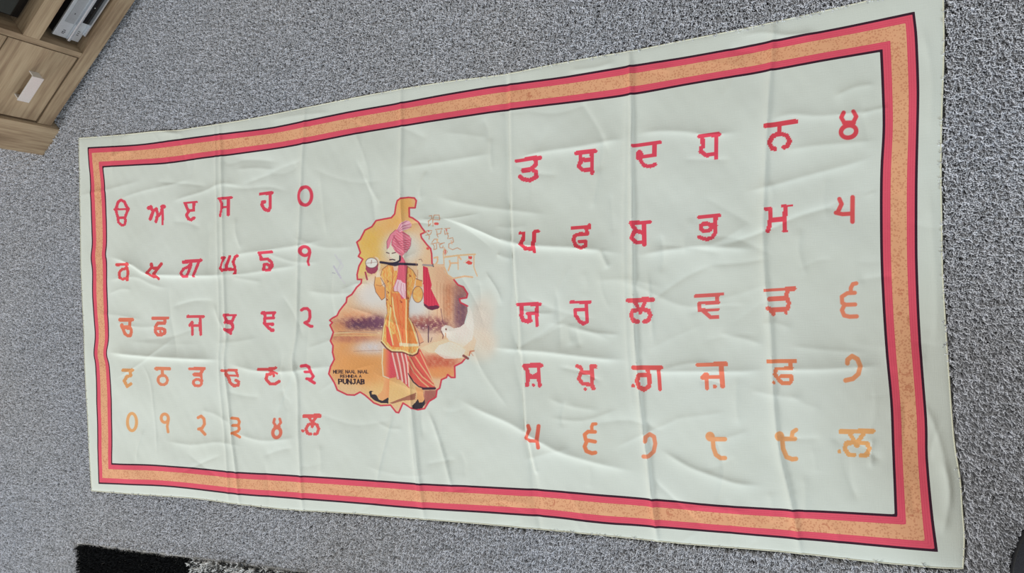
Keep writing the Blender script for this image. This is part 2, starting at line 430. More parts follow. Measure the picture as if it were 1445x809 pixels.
X_ = (880, 580)
glyph(X_, (222, 136, 102), [(48, [275,385, 282,330, 330,296, 384,330, 400,420, 380,518, 320,574, 252,580])], True)
glyph(X_, (226, 152, 104), [(112, [1096,322, 1100,330]), (54, [1130,358, 1285,358]), (52, [1132,370, 1140,470, 1170,558, 1230,602, 1285,600])], True)
Y_ = (1080, 580)
glyph(Y_, (226, 156, 102), [(112, [178,316, 182,324]), (54, [220,358, 375,358]), (50, [335,338, 345,272, 390,242]), (54, [215,372, 225,480, 270,588, 340,618, 388,612])], True)
glyph(Y_, (224, 162, 102), [(58, [965,262, 1370,256]), (48, [1078,298, 1150,400]), (54, [1244,298, 1170,400]), (58, [1160,432, 1168,440]), (54, [1125,402, 1032,412, 1012,480, 1060,556, 1130,562]), (54, [1205,402, 1298,412, 1322,480, 1290,562, 1222,566]), (42, [941,511, 945,515])])


def seg_dist(P, pts):
    """min distance from P (N,2) to polyline pts, plus arclength position and side"""
    best = np.full(len(P), 1e9); tpos = np.zeros(len(P)); side = np.ones(len(P)); acc = 0.0
    if len(pts) == 1:
        return np.hypot(*(P - pts[0]).T), tpos, side, 1.0
    for a, b in zip(pts[:-1], pts[1:]):
        ab = b - a; L2 = ab @ ab; L_ = math.sqrt(L2)
        if L_ < 1e-9: continue
        q = P - a; t = np.clip(q @ ab / L2, 0, 1)
        dv = q - t[:, None] * ab; d = np.hypot(dv[:, 0], dv[:, 1])
        m = d < best; best[m] = d[m]; tpos[m] = acc + t[m] * L_
        side[m] = np.sign(ab[0] * q[m, 1] - ab[1] * q[m, 0]); acc += L_
    return best, tpos, side, max(acc, 1e-9)


def in_poly(P, poly):
    poly = np.asarray(poly, float); ins = np.zeros(len(P), bool)
    x, y = P[:, 0], P[:, 1]; j = len(poly) - 1
    for i in range(len(poly)):
        xi, yi = poly[i]; xj, yj = poly[j]
        if yi != yj:
            ins ^= ((yi > y) != (yj > y)) & (x < (xj - xi) * (y - yi) / (yj - yi) + xi)
        j = i
    return ins


def glyph_field(P, g):
    d = np.full(len(P), 1e9)
    for w, pts in g[2]:
        d = np.minimum(d, seg_dist(P, pts)[0] - w / 2)
    return d


def catmull(pts, n=6):
    pts = np.asarray(pts, float); out = []
    for i in range(len(pts) - 1):
        p0 = pts[max(i - 1, 0)]; p1 = pts[i]; p2 = pts[i + 1]; p3 = pts[min(i + 2, len(pts) - 1)]
        for k in range(n):
            t = k / n
            out.append(0.5 * ((2 * p1) + (-p0 + p2) * t + (2 * p0 - 5 * p1 + 4 * p2 - p3) * t * t + (-p0 + 3 * p1 - 3 * p2 + p3) * t ** 3))
    out.append(pts[-1]); return np.array(out)


# ---- cloth outline (outer edge) and printed border lines, traced
E_TOP = [(111,195),(144,192.5),(188,189),(215,186),(249,184),(277,180),(340,170),(400,158.6),(480,142),(566,125.7),(640,114),(711,105),(780,91),(850,78.5),(900,70),(980,54),(1060,38),(1150,18),(1228,0),(1331,-24)]
E_RIGHT = [(1331,-24),(1332,30),(1332,80),(1329,160),(1328,240),(1329,310),(1330,380),(1334,450),(1338,512),(1346,618),(1355,677),(1358,720),(1361,760),(1359,803)]
E_BOT = [(129,693),(191,698),(274,703.7),(329,711),(400,719),(480,724),(596,733),(680,740),(757,747),(850,756),(980,769),(1115,780),(1220,792),(1317,801),(1359,803)]
E_LEFT = [(111,195),(112,263),(113,320),(114,374),(115,400),(117,450),(120,530),(123,590),(125.7,640),(129,693)]
O_TOP = [(124.6,209),(194,205),(249,198),(310,189.7),(388,180),(486.5,159.5),(566,145.5),(642,131.5),(711,120.5),(798,109),(892,93.5),(976,80),(1089.5,58.8),(1207,35.7),(1289,18.5)]
I_TOP = [(145.4,235.4),(194,232.6),(235,230),(285,223),(332,217),(400,207.8),(504,188),(594,173.5),(694,158),(815,143),(900,131.6),(976,117.6),(1081,100),(1186,81),(1243,71)]
O_RIGHT = [(1289,18.4),(1292.6,53),(1295,118.7),(1294.4,178),(1293,240),(1292.5,310),(1293,380),(1298,486),(1306,592),(1307.5,645),(1313.7,720),(1321,777)]
I_RIGHT = [(1244,71),(1246,118.7),(1247.5,178),(1244.5,240),(1244,310),(1245,380),(1251,486),(1258,565.6),(1261,634.5),(1264.6,728)]
O_BOT = [(141,682),(177,683.5),(246,687),(340,697.6),(400,702),(480,708),(525,711.8),(596,717.5),(757,728),(850,738),(900,741.4),(982.6,748),(1115,759),(1230,769),(1321,777)]
I_BOT = [(159,655),(232,658),(301.5,664),(343,667.7),(400,671),(480,675.6),(596,683.6),(757,692),(846,699.7),(900,704),(1035.6,715.5),(1150,722),(1264,728)]
O_LEFT = [(124.6,209),(128,263),(129.3,318.5),(130,345),(129,363),(131.5,385),(131.5,420),(134,470),(132.5,498),(135.5,520),(137,580),(138.7,640),(140,682)]
I_LEFT = [(145.4,235.4),(149.3,284.5),(150,340),(149,359),(150.7,373.5),(151,420),(152.8,474),(149.8,499),(154,518),(156.3,556),(157.7,610),(158.2,655)]


def curve_y(pts, x):      # y of a mostly horizontal curve at x
    p = catmull(pts, 5); return np.interp(x, p[:, 0], p[:, 1])


def extrap(pts, ax):
    """extend both ends linearly so that corners mitre cleanly"""
    p = np.array(pts, float); a = p[0] + (p[0] - p[1]) / np.linalg.norm(p[0] - p[1]) * 60
    b = p[-1] + (p[-1] - p[-2]) / np.linalg.norm(p[-1] - p[-2]) * 60
    return np.vstack([a, p, b])


def lin(pts, v, ax):
    p = catmull(extrap(pts, ax), 5); return np.interp(v, p[:, ax], p[:, 1 - ax])


def band_value(P):
    x, y = P[:, 0], P[:, 1]
    ot, it = lin(O_TOP, x, 0), lin(I_TOP, x, 0); ob, ib = lin(O_BOT, x, 0), lin(I_BOT, x, 0)
    ol, il = lin(O_LEFT, y, 1), lin(I_LEFT, y, 1); o_r, i_r = lin(O_RIGHT, y, 1), lin(I_RIGHT, y, 1)
    v = np.minimum(np.minimum((y - ot) / (it - ot), (ob - y) / (ob - ib)), np.minimum((x - ol) / (il - ol), (o_r - x) / (o_r - i_r)))
    return v


# ---- the painted map and figure
def sc(pts, origin, s):
    return np.array(pts, float).reshape(-1, 2) / s + np.array(origin, float)


def i1(*p): return sc(p, (540, 270), 8.9875)
def i2(*p): return sc(p, (500, 340), 8.9875)
def i3(*p): return sc(p, (580, 290), 7.355)
def i4(*p): return sc(p, (460, 400), 8.9875)
def i5(*p): return sc(p, (580, 400), 8.09)
def i6(*p): return sc(p, (460, 490), 8.09)
def i7(*p): return sc(p, (560, 480), 8.09)


MAP_L = np.array([(609.6,372),(609,359),(607.3,351),(602.3,345.6),(594.5,335.6),(593.4,330.6),(600,327.8),(595.6,322.3),(590,313.4),(582.3,307.8),(577.6,306),(577.6,303.4),(577.3,293.4),(585.6,293.4),(587.3,283.3),(584.5,279.5),(576.7,278.7),(566.7,280),(561,283.3),(559,290),(557,302),(552.2,307.3),(540,309.5),(529.9,311.5),(524.6,320),(515,325),(508.8,337.8),(503.8,342),(505.6,347),(508.9,356.7),(506,362),(512.2,366),(506.7,375.6),(503.9,387.8),(504.5,394.5),(510.6,394.5),(510,400),(503.4,405.6),(496.7,415.6),(490,420),(489,426.7),(483.4,433.4),(478.9,439),(475.6,445.6),(468.9,449),(465,452.3),(468.9,455.6),(465.6,459),(470.6,469),(467.2,481.2),(470.6,487.9),(469.9,497.4),(472.4,507.3),(467.4,517),(464.3,527.7),(471.7,539.4),(476,550.6),(489.7,557.4),(499.6,558),(507.6,553.7),(514.4,558),(526.7,569),(536.6,572.8),(550.9,572),(558.9,582),(562.6,582.7),(568.8,569),(580,575.3),(589.8,578.6),(599,577),(605.7,566.5),(615.6,560.3),(616.9,550.5),(620.6,548),(623,536),(630,533),(631.7,528.8),(636.6,533),(642,533),(641.6,517),(651.5,512),(657.6,504.7)])
MAP_R = np.array([(657.6,504.7),(668,496),(672,480),(664,470),(655.4,456),(660.3,440.8),(660.3,432),(650.5,427),(649,422),(659,420.4),(660.3,414.8),(654.2,405),(647,402.3),(640.7,394.5),(634,391),(628,384),(626,373),(620,373)])
MAP_R_LINE = MAP_R[6:14]
MAP = np.vstack([MAP_L, MAP_R])
ILL_BOX = (462, 275, 706, 590)
prand = np.random.default_rng(11)
_wv = [(prand.uniform(-1, 1), prand.uniform(-1, 1), prand.uniform(0, 6.28)) for _ in range(24)]


def pnoise(P, wl):
    v = np.zeros(len(P))
    for a, b, c in _wv:
        v += np.sin((P[:, 0] * a + P[:, 1] * b) * 6.28 / wl + c)
    return np.clip(v / 7.0, -1, 1)


FONT = {'M': [[0,0,0,1],[0,1,.5,.35],[.5,.35,1,1],[1,1,1,0]], 'E': [[0,0,0,1],[0,1,.9,1],[0,.5,.7,.5],[0,0,.9,0]], 'R': [[0,0,0,1],[0,1,.8,.95],[.8,.95,.8,.55],[.8,.55,0,.5],[.4,.5,.95,0]],
        'N': [[0,0,0,1],[0,1,1,0],[1,0,1,1]], 'A': [[0,0,.5,1],[.5,1,1,0],[.2,.35,.8,.35]], 'L': [[0,0,0,1],[0,0,.85,0]], 'H': [[0,0,0,1],[1,0,1,1],[0,.5,1,.5]],
        'D': [[0,0,0,1],[0,1,.7,.9],[.7,.9,.95,.5],[.95,.5,.7,.1],[.7,.1,0,0]], 'P': [[0,0,0,1],[0,1,.85,.95],[.85,.95,.85,.5],[.85,.5,0,.45]],
        'U': [[0,1,0,.25],[0,.25,.5,0],[.5,0,1,.25],[1,.25,1,1]], 'J': [[.8,1,.8,.2],[.8,.2,.4,0],[.4,0,0,.2],[.4,1,1,1]], 'B': [[0,0,0,1],[0,1,.8,.9],[.8,.9,.8,.6],[.8,.6,0,.52],[.85,.4,.9,.12],[0,.52,.85,.4],[.9,.12,0,0]], ' ': []}


def paint(P, col):
    """P layout points (N,2), col (N,3) srgb 0-255, painted in place"""
    def poly(pts, c, a=1.0, bands=None):
        pts = np.asarray(pts, float); lo = pts.min(0) - .5; hi = pts.max(0) + .5
        sel = np.where((P[:, 0] > lo[0]) & (P[:, 0] < hi[0]) & (P[:, 1] > lo[1]) & (P[:, 1] < hi[1]))[0]
        sel = sel[in_poly(P[sel], pts)]
        cc = np.array(c, float)[None].repeat(len(sel), 0)
        if bands is not None:
            f, c2 = bands; k = f(P[sel])[:, None]; cc = cc * (1 - k) + np.array(c2, float) * k
        col[sel] = col[sel] * (1 - a) + cc * a

    def stroke(pts, w, c, a=1.0, soft=0.35):
        pts = np.asarray(pts, float); r = w / 2 + soft; lo = pts.min(0) - r; hi = pts.max(0) + r
        sel = np.where((P[:, 0] > lo[0]) & (P[:, 0] < hi[0]) & (P[:, 1] > lo[1]) & (P[:, 1] < hi[1]))[0]
        if not len(sel): return
        d = seg_dist(P[sel], pts)[0]; k = (np.clip((w / 2 + soft - d) / (2 * soft), 0, 1) * a)[:, None]
        col[sel] = col[sel] * (1 - k) + np.array(c, float) * k

    def blob(cx, cy, rx, ry, c, a, mask=None, pw=2.0, nz=0.0):
        d2 = ((P[:, 0] - cx) / rx) ** 2 + ((P[:, 1] - cy) / ry) ** 2
        k = np.exp(-d2 ** (pw / 2)) * a
        if nz: k = k * np.clip(1 + nz * pnoise(P, 7) + nz * pnoise(P[:, ::-1] * 1.7, 3.1), 0, 1.6)
        k = np.clip(k, 0, 1)
        if mask is not None: k = k * mask
        k = k[:, None]; col[:] = col * (1 - k) + np.array(c, float) * k

    inm = in_poly(P, MAP).astype(float)
    # -- ground of the map
    k = inm[:, None]; col[:] = col * (1 - k) + np.array((214, 174, 140), float) * k
    blob(525, 345, 26, 34, (218, 168, 84), 1, inm, 3, .12)
    blob(560, 318, 26, 22, (222, 160, 92), .9, inm, 3, .1)
    blob(572, 288, 14, 18, (222, 156, 84), .9, inm, 3)
    blob(512, 378, 9, 26, (216, 178, 96), .8, inm, 3)
    blob(595, 350, 16, 28, (224, 176, 136), .9, inm, 2.5)
    blob(568, 350, 30, 24, (198, 196, 188), .95, inm, 4)
    blob(520, 415, 22, 22, (204, 196, 190), .9, inm, 3)
    blob(585, 430, 24, 26, (196, 200, 204), .85, inm, 3)
    blob(545, 425, 30, 26, (200, 200, 198), .7, inm, 3)
    blob(625, 400, 14, 42, (206, 160, 128), .85, inm, 3, .1)
    blob(634, 425, 8, 30, (188, 122, 88), .75, inm, 3, .25)
    blob(652, 440, 12, 40, (112, 74, 86), .95, inm, 4, .15)
    blob(648, 408, 12, 12, (150, 96, 88), .6, inm, 3, .2)
    # dusk: orange haze, tree line, water
    blob(500, 446, 40, 10, (206, 138, 98), .65, inm, 2, .25)
    blob(512, 457, 36, 9, (104, 56, 74), .97, inm, 3, .45)
    blob(505, 461, 16, 6, (78, 48, 76), .8, inm, 2.5, .5)
    blob(530, 457, 11, 7, (78, 48, 74), .7, inm, 2.5, .5)
    blob(532, 455, 14, 10, (104, 62, 84), .8, inm, 3, .35)
    blob(478, 462, 12, 10, (198, 130, 86), .7, inm, 3)
    blob(605, 459, 30, 11, (120, 64, 76), .95, inm, 3, .6)
    blob(590, 452, 20, 6, (176, 104, 84), .6, inm, 2, .4)
    blob(500, 500, 44, 34, (208, 140, 84), .9, inm, 5, .06)
    blob(498, 478, 36, 6, (172, 104, 84), .75, inm, 3, .25)
    blob(525, 492, 26, 12, (196, 188, 190), .9, inm, 3, .08)
    blob(600, 474, 18, 10, (206, 176, 158), .8, inm, 3)
    blob(520, 525, 60, 26, (206, 140, 80), .85, inm, 5, .06)
    blob(555, 555, 46, 18, (216, 170, 108), .8, inm, 4, .05)
    blob(488, 548, 22, 12, (210, 172, 128), .7, inm, 3)
    blob(615, 512, 34, 12, (182, 84, 62), .85, inm, 4, .2)
    blob(622, 526, 30, 9, (214, 132, 80), .9, inm, 4, .05)
    blob(605, 562, 14, 12, (140, 76, 70), .75, inm, 4, .15)
    stroke([(472, 470.5), (500, 469), (535, 470)], 1.3, (224, 192, 150), .8)
    stroke([(472, 473.5), (510, 474), (530, 473)], 1.2, (214, 176, 120), .8)
    stroke([(478, 468), (532, 470)], .8, (110, 60, 70), .5)
    stroke([(500, 496), (520, 495), (540, 494.5)], .8, (150, 104, 84), .6)
    poly(i6(720,640, 1030,520, 1020,600, 880,612, 760,648), (138, 80, 66), .85)
    poly(i6(1130,500, 1270,490, 1250,590, 1120,660), (150, 84, 76), .75)
    # vertical strokes of the brown building
    for xx in (617, 622, 627, 631, 635, 640, 645, 650):
        stroke([(xx, 398 + (xx - 617) * .3), (xx + .6, 452)], .9, (150, 92, 70), .35)
    # -- red outline
    for ln in (MAP_L, MAP_R_LINE):
        stroke(ln, 2.3, (188, 48, 66), .95)
    # -- dove
    blob(680, 450, 17, 30, (204, 186, 172), .75, None, 4, .04)
    blob(672, 478, 26, 16, (216, 192, 172), .65, None, 3, .06)
    blob(690, 430, 12, 20, (206, 198, 184), .45, None, 3)
    poly(i5(345,545, 350,505, 400,475, 440,485, 490,515, 560,500, 625,450, 650,370, 665,260, 700,330, 720,480, 700,640, 560,760, 470,700, 400,610, 370,600), (220, 204, 194), .92)
    poly(i5(110,740, 240,680, 400,640, 560,700, 640,760, 620,860, 400,830, 300,800, 200,790), (226, 190, 158), .85)
    poly(i7(430,130, 480,60, 600,20, 720,60, 780,120, 740,205, 640,215, 550,215, 490,180), (218, 210, 202), .72)
    blob(650, 490, 20, 8, (224, 196, 172), .5, None, 2.5, .1)
    blob(675, 500, 16, 12, (222, 196, 172), .35, None, 2.5)
    blob(690, 488, 10, 14, (224, 186, 160), .35, None, 2)
    stroke(i5(345,520, 400,477, 470,512), .8, (206, 180, 170), .6)
    stroke(i5(403,522, 404,527), 2.2, (110, 70, 64))
    stroke(i5(345,545, 368,595, 362,628), 1.4, (116, 70, 66))
    stroke(i5(395,570, 395,612), 1.6, (196, 140, 104), .8)
    stroke(i5(350,290, 362,380, 372,470), 1.0, (92, 56, 66), .9)
    stroke(i5(200,490, 200,672), 1.4, (76, 50, 66), .95)
    stroke(i5(240,620, 225,668), .9, (76, 50, 66), .8)
    stroke(i5(205,310, 202,480), .6, (120, 90, 96), .5)
    stroke(i7(880,125, 835,130, 825,180), 1.6, (176, 96, 70), .9)
    stroke(i7(840,140, 870,180), 1.2, (184, 112, 84), .6)
    stroke(i7(760,180, 810,212), 3.4, (116, 58, 58), .9)
    # little bird at the left
    stroke([(471, 376), (476, 384), (481, 392)], 2.6, (172, 168, 184), .75)
    stroke([(476, 382), (481, 372), (473, 360)], 2.4, (184, 182, 194), .45)
    stroke([(478, 384), (484, 376), (480, 366)], 2.4, (188, 184, 196), .4)
    stroke([(469, 385), (473, 386)], .8, (120, 116, 140), .7)
    stroke([(479, 390), (487, 400)], 2.2, (192, 186, 196), .4)
    # -- far shore birds
    for q in ((601, 459), (597, 463), (538, 461)): stroke([q, (q[0] + .8, q[1])], 1.5, (226, 206, 196), .8)
    # -- legs and shoes
    poly(i6(660,345, 725,362, 722,480, 712,600, 640,622, 580,560, 640,500, 660,430), (222, 150, 100), 1, (lambda q: np.clip((q[:, 0] - 543) / 8, 0, 1) * .35, (196, 96, 60)))
    poly(i6(1020,450, 1110,480, 1112,560, 1125,620, 1060,640, 1035,600, 1045,540), (224, 152, 100), 1)
    poly(i6(485,515, 500,500, 540,505, 515,518, 520,540, 570,545, 600,600, 640,615, 712,575, 712,645, 620,640, 545,610, 500,570), (44, 38, 46))
    poly(i6(990,670, 1025,630, 1050,590, 1065,635, 1100,630, 1125,595, 1130,650, 1095,700, 1030,712, 995,700), (44, 38, 46))
    # -- lungi
    poly(i6(650,10, 760,50, 820,200, 800,345, 720,358, 660,335, 640,200), (200, 72, 82), 1, (lambda q: np.clip((551 - q[:, 0]) / 9, 0, 1), (226, 140, 84)))
    stroke(i6(650,10, 640,180, 655,330, 720,356), 1.4, (230, 208, 180), .9)
    poly(i6(740,60, 935,60, 960,475, 900,420, 850,375, 810,370, 790,260), (196, 86, 84))
    for o in (0, 55, 105, 150): stroke(i6(755 + o, 70, 785 + o, 200, min(825 + o * .9, 955), 360 + o * .55), 2.0, (232, 198, 186), .85)
    for o in (25, 80, 128): stroke(i6(755 + o, 70, 785 + o, 200, min(825 + o * .9, 955), 365 + o * .5), .7, (140, 48, 60), .6)
    poly(i6(935,100, 1000,110, 1075,20, 1120,110, 1250,465, 1110,472, 1020,410, 960,320), (204, 82, 72))
    for a in ((960,120, 1010,230, 1100,340, 1230,440), (950,170, 1000,290, 1090,390, 1170,455), (1020,110, 1090,220, 1220,400), (1075,60, 1120,160, 1240,420)):
        stroke(i6(*a), 1.7, (232, 176, 128), .85)
    for a in ((975,120, 1030,230, 1120,340), (945,130, 975,250, 1040,350)): stroke(i6(*a), .8, (120, 44, 50), .6)
    stroke(i6(945,300, 1000,400, 1060,450, 1120,470), 1.6, (52, 28, 44))
    stroke(i6(1110,474, 1245,472), 3.2, (56, 34, 50))
    # -- coat
    coat = np.vstack([i2(430,305, 360,360, 335,440, 395,560, 400,809), i4(780,380, 725,560, 700,740), i6(690,10, 740,45, 870,50, 990,92, 1045,65, 1060,20),
                      i4(1160,740, 1130,560, 1060,430, 1060,200), i2(690,790, 745,620, 785,450, 740,380, 670,318)])
    poly(coat, (226, 146, 76), 1, (lambda q: np.clip(.35 + .7 * pnoise(q * [1.6, .7], 5), 0, .9), (238, 192, 116)))
    poly(coat, (206, 88, 50), .30, (lambda q: np.clip(.5 + 1.6 * pnoise(q * [2.3, 1.1] + 9, 4.1), 0, 1), (234, 170, 92)))
    poly(np.vstack([i4(840,120, 960,130, 1020,210, 1020,760, 950,770, 900,600, 850,380)]), (220, 98, 60), .62)
    poly(i4(1020,200, 1055,200, 1060,440, 1130,560, 1160,760, 1030,770), (206, 106, 52), .6)
    poly(i4(760,540, 790,560, 850,790, 830,809, 770,740), (214, 72, 66), .85)
    poly(i4(850,640, 890,650, 950,809, 850,809), (218, 100, 62), .8)
    for a in ((840,180, 870,400, 930,620, 960,780), (1030,200, 1025,480, 1030,760), (760,400, 730,560, 715,720), (820,300, 800,560, 850,780), (1060,440, 1120,600, 1160,740)):
        stroke(i4(*a), 1.6, (242, 212, 156), .85)
    for a in ((980,240, 985,480, 975,700), (900,160, 930,420, 985,720), (790,420, 770,600, 790,720)):
        stroke(i4(*a), 1.3, (196, 70, 52), .45)
    stroke(np.vstack([i2(395,560, 402,700, 405,809), i4(770,240, 775,380, 722,560, 700,735)]), .7, (126, 76, 56), .75)
    stroke(np.vstack([i2(745,620, 700,780), i4(1055,210, 1058,430, 1130,560)]), .7, (126, 76, 56), .7)
    stroke(i4(820,120, 845,400, 900,640), .9, (190, 76, 46), .6)
    poly(i4(1090,470, 1200,640, 1245,740, 1190,770, 1140,600), (216, 150, 116), .95)
    stroke(i4(1100,490, 1160,640, 1190,790), 1.0, (92, 44, 52), .8)
    stroke(i4(1240,742, 1190,765), .8, (92, 44, 52), .7)
    stroke(np.vstack([i4(700,745), i6(690,15, 745,55, 870,60, 990,100, 1045,75, 1060,20)]), 1.7, (84, 34, 40), .9)
    stroke(np.vstack([i4(705,725), i6(700,0, 750,36, 870,40, 990,80, 1035,55, 1050,15)]), 1.6, (240, 206, 150), .9)
    poly(i4(930,752, 1180,770, 1170,800, 930,800), (232, 218, 200), .6)
    stroke(i2(430,305, 360,360, 335,440), .8, (110, 70, 50), .8)
    stroke(i2(670,318, 740,375, 785,450), .9, (90, 56, 46), .8)
    for q in ((430,510), (430,650), (415,740), (690,720), (710,440), (600,770)):
        stroke(i2(q[0] - 12, q[1] - 8, q[0] + 8, q[1] + 10, q[0] - 8, q[1] + 14), 1.0, (110, 44, 40), .85)
    for q in ((950,230), (820,290)): stroke(i4(q[0] - 8, q[1] - 12, q[0] + 8, q[1] + 12), 1.2, (150, 56, 40), .8)
    stroke(i2(440,350, 440,560, 460,800), 1.2, (236, 176, 84), .7)
    stroke(i2(490,340, 480,520, 470,809), 1.2, (150, 84, 50), .6)
    # -- sleeves and hands
    poly(i2(330,455, 268,455, 250,560, 270,650, 340,752, 385,725, 388,600, 350,560), (230, 160, 96), 1, (lambda q: np.clip((q[:, 1] - 398) / 20, 0, .5), (226, 122, 66)))
    stroke(i2(268,455, 250,560, 270,650, 345,752, 388,720, 385,560, 335,470), .8, (90, 60, 50), .85)
    stroke(i2(275,560, 330,575, 385,540), .8, (120, 80, 56), .7)
    poly(i2(255,200, 300,215, 325,260, 335,320, 322,400, 330,460, 275,462, 292,380, 312,300, 280,240), (226, 192, 166))
    stroke(i2(245,195, 290,240, 320,300), .7, (170, 120, 96), .7)
    poly(i2(785,265, 830,240, 862,255, 872,320, 860,500, 800,490, 805,380, 780,320), (224, 188, 158))
    stroke(i2(805,370, 800,480), .8, (150, 96, 76), .7)
    poly(i2(785,490, 858,500, 862,585, 775,570), (230, 150, 84))
    poly(sc(ell(806, 680, 64, 102, 24), (500, 340), 8.9875), (230, 146, 78), 1, (lambda q: np.clip(.4 + .5 * pnoise(q, 6), 0, 1), (234, 176, 110)))
    stroke(sc(ell(806, 680, 66, 104, 24), (500, 340), 8.9875), .9, (100, 66, 54), .8)
    stroke(i2(780,480, 860,510), 1.0, (80, 50, 46), .8)
    # -- red cloth hanging from the stick
    poly(np.vstack([i2(868,318, 930,340, 985,560), i5(230,60, 335,265, 300,250, 200,262, 145,225, 145,0), i2(872,560)]), (202, 52, 76), 1, (lambda q: np.clip(.3 + .4 * np.sin(q[:, 0] * 1.6), 0, .6), (178, 36, 62)))
    poly(i5(145,225, 200,262, 300,250, 335,268, 318,288, 240,308, 195,295, 148,255), (92, 34, 58))
    # -- scarf
    poly(i2(600,180, 640,225, 672,320, 672,720, 600,740, 560,620, 515,640, 492,600, 540,470, 560,320), (204, 92, 112), 1, (lambda q: np.clip(.35 + .35 * np.sin(q[:, 0] * 2.3), 0, .7), (188, 66, 90)))
    poly(i2(545,490, 500,600, 510,640, 555,640, 605,700, 640,735, 660,730, 662,540, 620,530, 590,500), (222, 176, 186))
    for a in ((560,520, 540,600, 550,640), (600,540, 590,620, 610,690), (630,550, 640,650, 640,720)): stroke(i2(*a), .8, (158, 92, 112), .75)
    stroke(i2(675,330, 668,500, 672,740), 1.2, (110, 52, 50), .8)
    stroke(i2(500,600, 495,640, 560,650), .8, (120, 60, 70), .8)
    # -- neck, face, turban
    poly(i2(490,300, 560,310, 545,380, 505,380), (224, 176, 150))
    poly(i2(470,50, 420,105, 428,180, 450,225, 470,265, 560,268, 580,210, 560,150), (232, 204, 184))
    stroke(i2(450,225, 480,262, 500,272), .7, (170, 130, 110), .7)
    stroke(i2(408,148, 440,158), 1.3, (70, 50, 54)); stroke(i2(478,158, 522,148), 1.3, (70, 50, 54))
    stroke(i2(440,170, 448,215, 470,215), .6, (180, 130, 110), .8)
    stroke(i2(450,240, 485,236, 515,244), 1.7, (60, 40, 48))
    stroke(i2(580,190, 582,250, 545,272, 500,285), 2.6, (44, 36, 52))
    tur = np.vstack([i1(165,485, 240,490, 330,560, 358,600, 350,680, 310,760), i2(660,140, 620,195, 580,185, 520,140, 470,60), i1(110,640, 130,540)])
    poly(tur, (206, 96, 116), 1, (lambda q: np.clip(.45 + .5 * np.sin(q[:, 1] * 1.5 - q[:, 0] * 1.1), 0, 1), (226, 138, 154)))
    poly(i1(160,490, 95,550, 50,640, 55,735, 75,720, 110,620, 180,520), (216, 120, 140))
    stroke(i1(160,490, 95,550, 50,640, 55,735), .8, (120, 60, 80), .8)
    poly(i1(180,490, 215,420, 290,372, 340,378, 368,430, 340,470, 270,500, 210,520), (226, 158, 174))
    for a in ((185,495, 240,420, 310,376), (195,500, 270,440, 350,410), (200,510, 280,470, 360,455), (205,520, 270,530, 340,570)): stroke(i1(*a), .8, (136, 60, 84), .75)
    for k2 in range(5):
        stroke(i1(130 + 12 * k2, 560 + 34 * k2, 190 + 22 * k2, 640 + 26 * k2, 340, 640 + 26 * k2 - 20), .8, (140, 50, 72), .7)
    stroke(i1(150,560, 110,650, 180,760, 270,809), .8, (130, 60, 80), .7)
    stroke(i1(358,600, 352,690, 300,780), .8, (130, 60, 80), .7)
    # -- tumbi: drum and stick
    poly(i2(145,275, 305,290, 300,370, 270,410, 215,422, 165,405, 145,360), (146, 60, 84))
    poly(sc(ell(220, 280, 74, 62, 24), (500, 340), 8.9875), (214, 210, 202))
    stroke(sc(ell(220, 280, 76, 64, 24), (500, 340), 8.9875), .9, (96, 72, 76), .85)
    stroke(i2(150,285, 290,270), .6, (120, 90, 88), .7); stroke(i2(222,245, 215,290), .9, (130, 80, 76), .8)
    stroke(i2(140,400, 165,490), 2.4, (150, 46, 72), .9)
    stroke(i2(335,272, 440,288, 640,294, 790,302), 3.4, (40, 34, 52))
    stroke(i2(870,306, 1000,314), 2.8, (150, 136, 136)); stroke(i2(998,300, 1003,324), 1.6, (40, 34, 48))
    stroke(i2(440,298, 520,312, 570,300), 2.4, (44, 36, 52))
    stroke(i2(815,240, 845,232, 858,262), .8, (90, 66, 66), .8)
    stroke(i2(780,265, 785,330), .8, (190, 140, 110), .8)
    # -- thin brush script at the right
    br = (194, 140, 108); lt = (214, 168, 130); rd = (206, 66, 60)
    for a in ((185,110, 210,105, 215,140, 180,165), (180,160, 180,215, 205,185), (225,150, 235,100, 285,100, 295,145), (225,148, 295,150), (225,150, 225,215),
              (135,290, 165,262, 215,262), (160,280, 190,320, 185,350), (150,310, 200,300, 210,275),
              (250,250, 320,240, 315,250), (262,262, 270,300, 305,290, 310,262), (265,300, 280,330),
              (345,240, 400,236), (345,260, 350,300, 385,290), (365,265, 385,320, 378,345),
              (215,385, 240,350, 270,350), (205,400, 290,385), (225,400, 240,425, 235,460, 265,450, 262,400), (285,400, 345,388), (330,392, 295,410, 300,440, 330,440, 330,420),
              (390,345, 430,335, 440,380, 390,400, 390,440, 430,460, 480,440, 515,458)):
        stroke(i3(*a), 1.05, (186, 128, 96), .95)
    for a in ((265,365, 275,350, 270,385), (240,545, 275,535, 275,580, 250,620), (345,440, 335,500, 340,560, 345,640), (355,530, 480,520, 600,510, 670,510), (400,575, 410,610, 390,675), (410,600, 490,598), (488,530, 492,665), (655,510, 655,640, 690,735),
              (345,640, 380,720, 440,760, 560,735, 640,745), (500,535, 520,560)):
        stroke(i3(*a), 2.3 if a[0] < 600 and a[1] > 530 else 1.5, (216, 164, 124), .95)
    stroke(i3(345,540, 480,520, 665,508), 2.4, (206, 168, 124), .8)
    stroke(i3(240,620, 340,630), 3.0, (222, 178, 146), .8)
    stroke(i3(355,455, 375,480, 355,515, 335,480, 355,455), 1.2, br, .9); stroke(i3(355,470, 355,495), 1.4, rd)
    stroke(i3(250,190, 272,190), 3.6, rd, .9); stroke(i3(178,266, 182,270), 1.8, rd, .9); stroke(i3(362,252, 366,256), 1.8, rd, .9); stroke(i3(168,446, 174,450), 3.2, rd, .9)
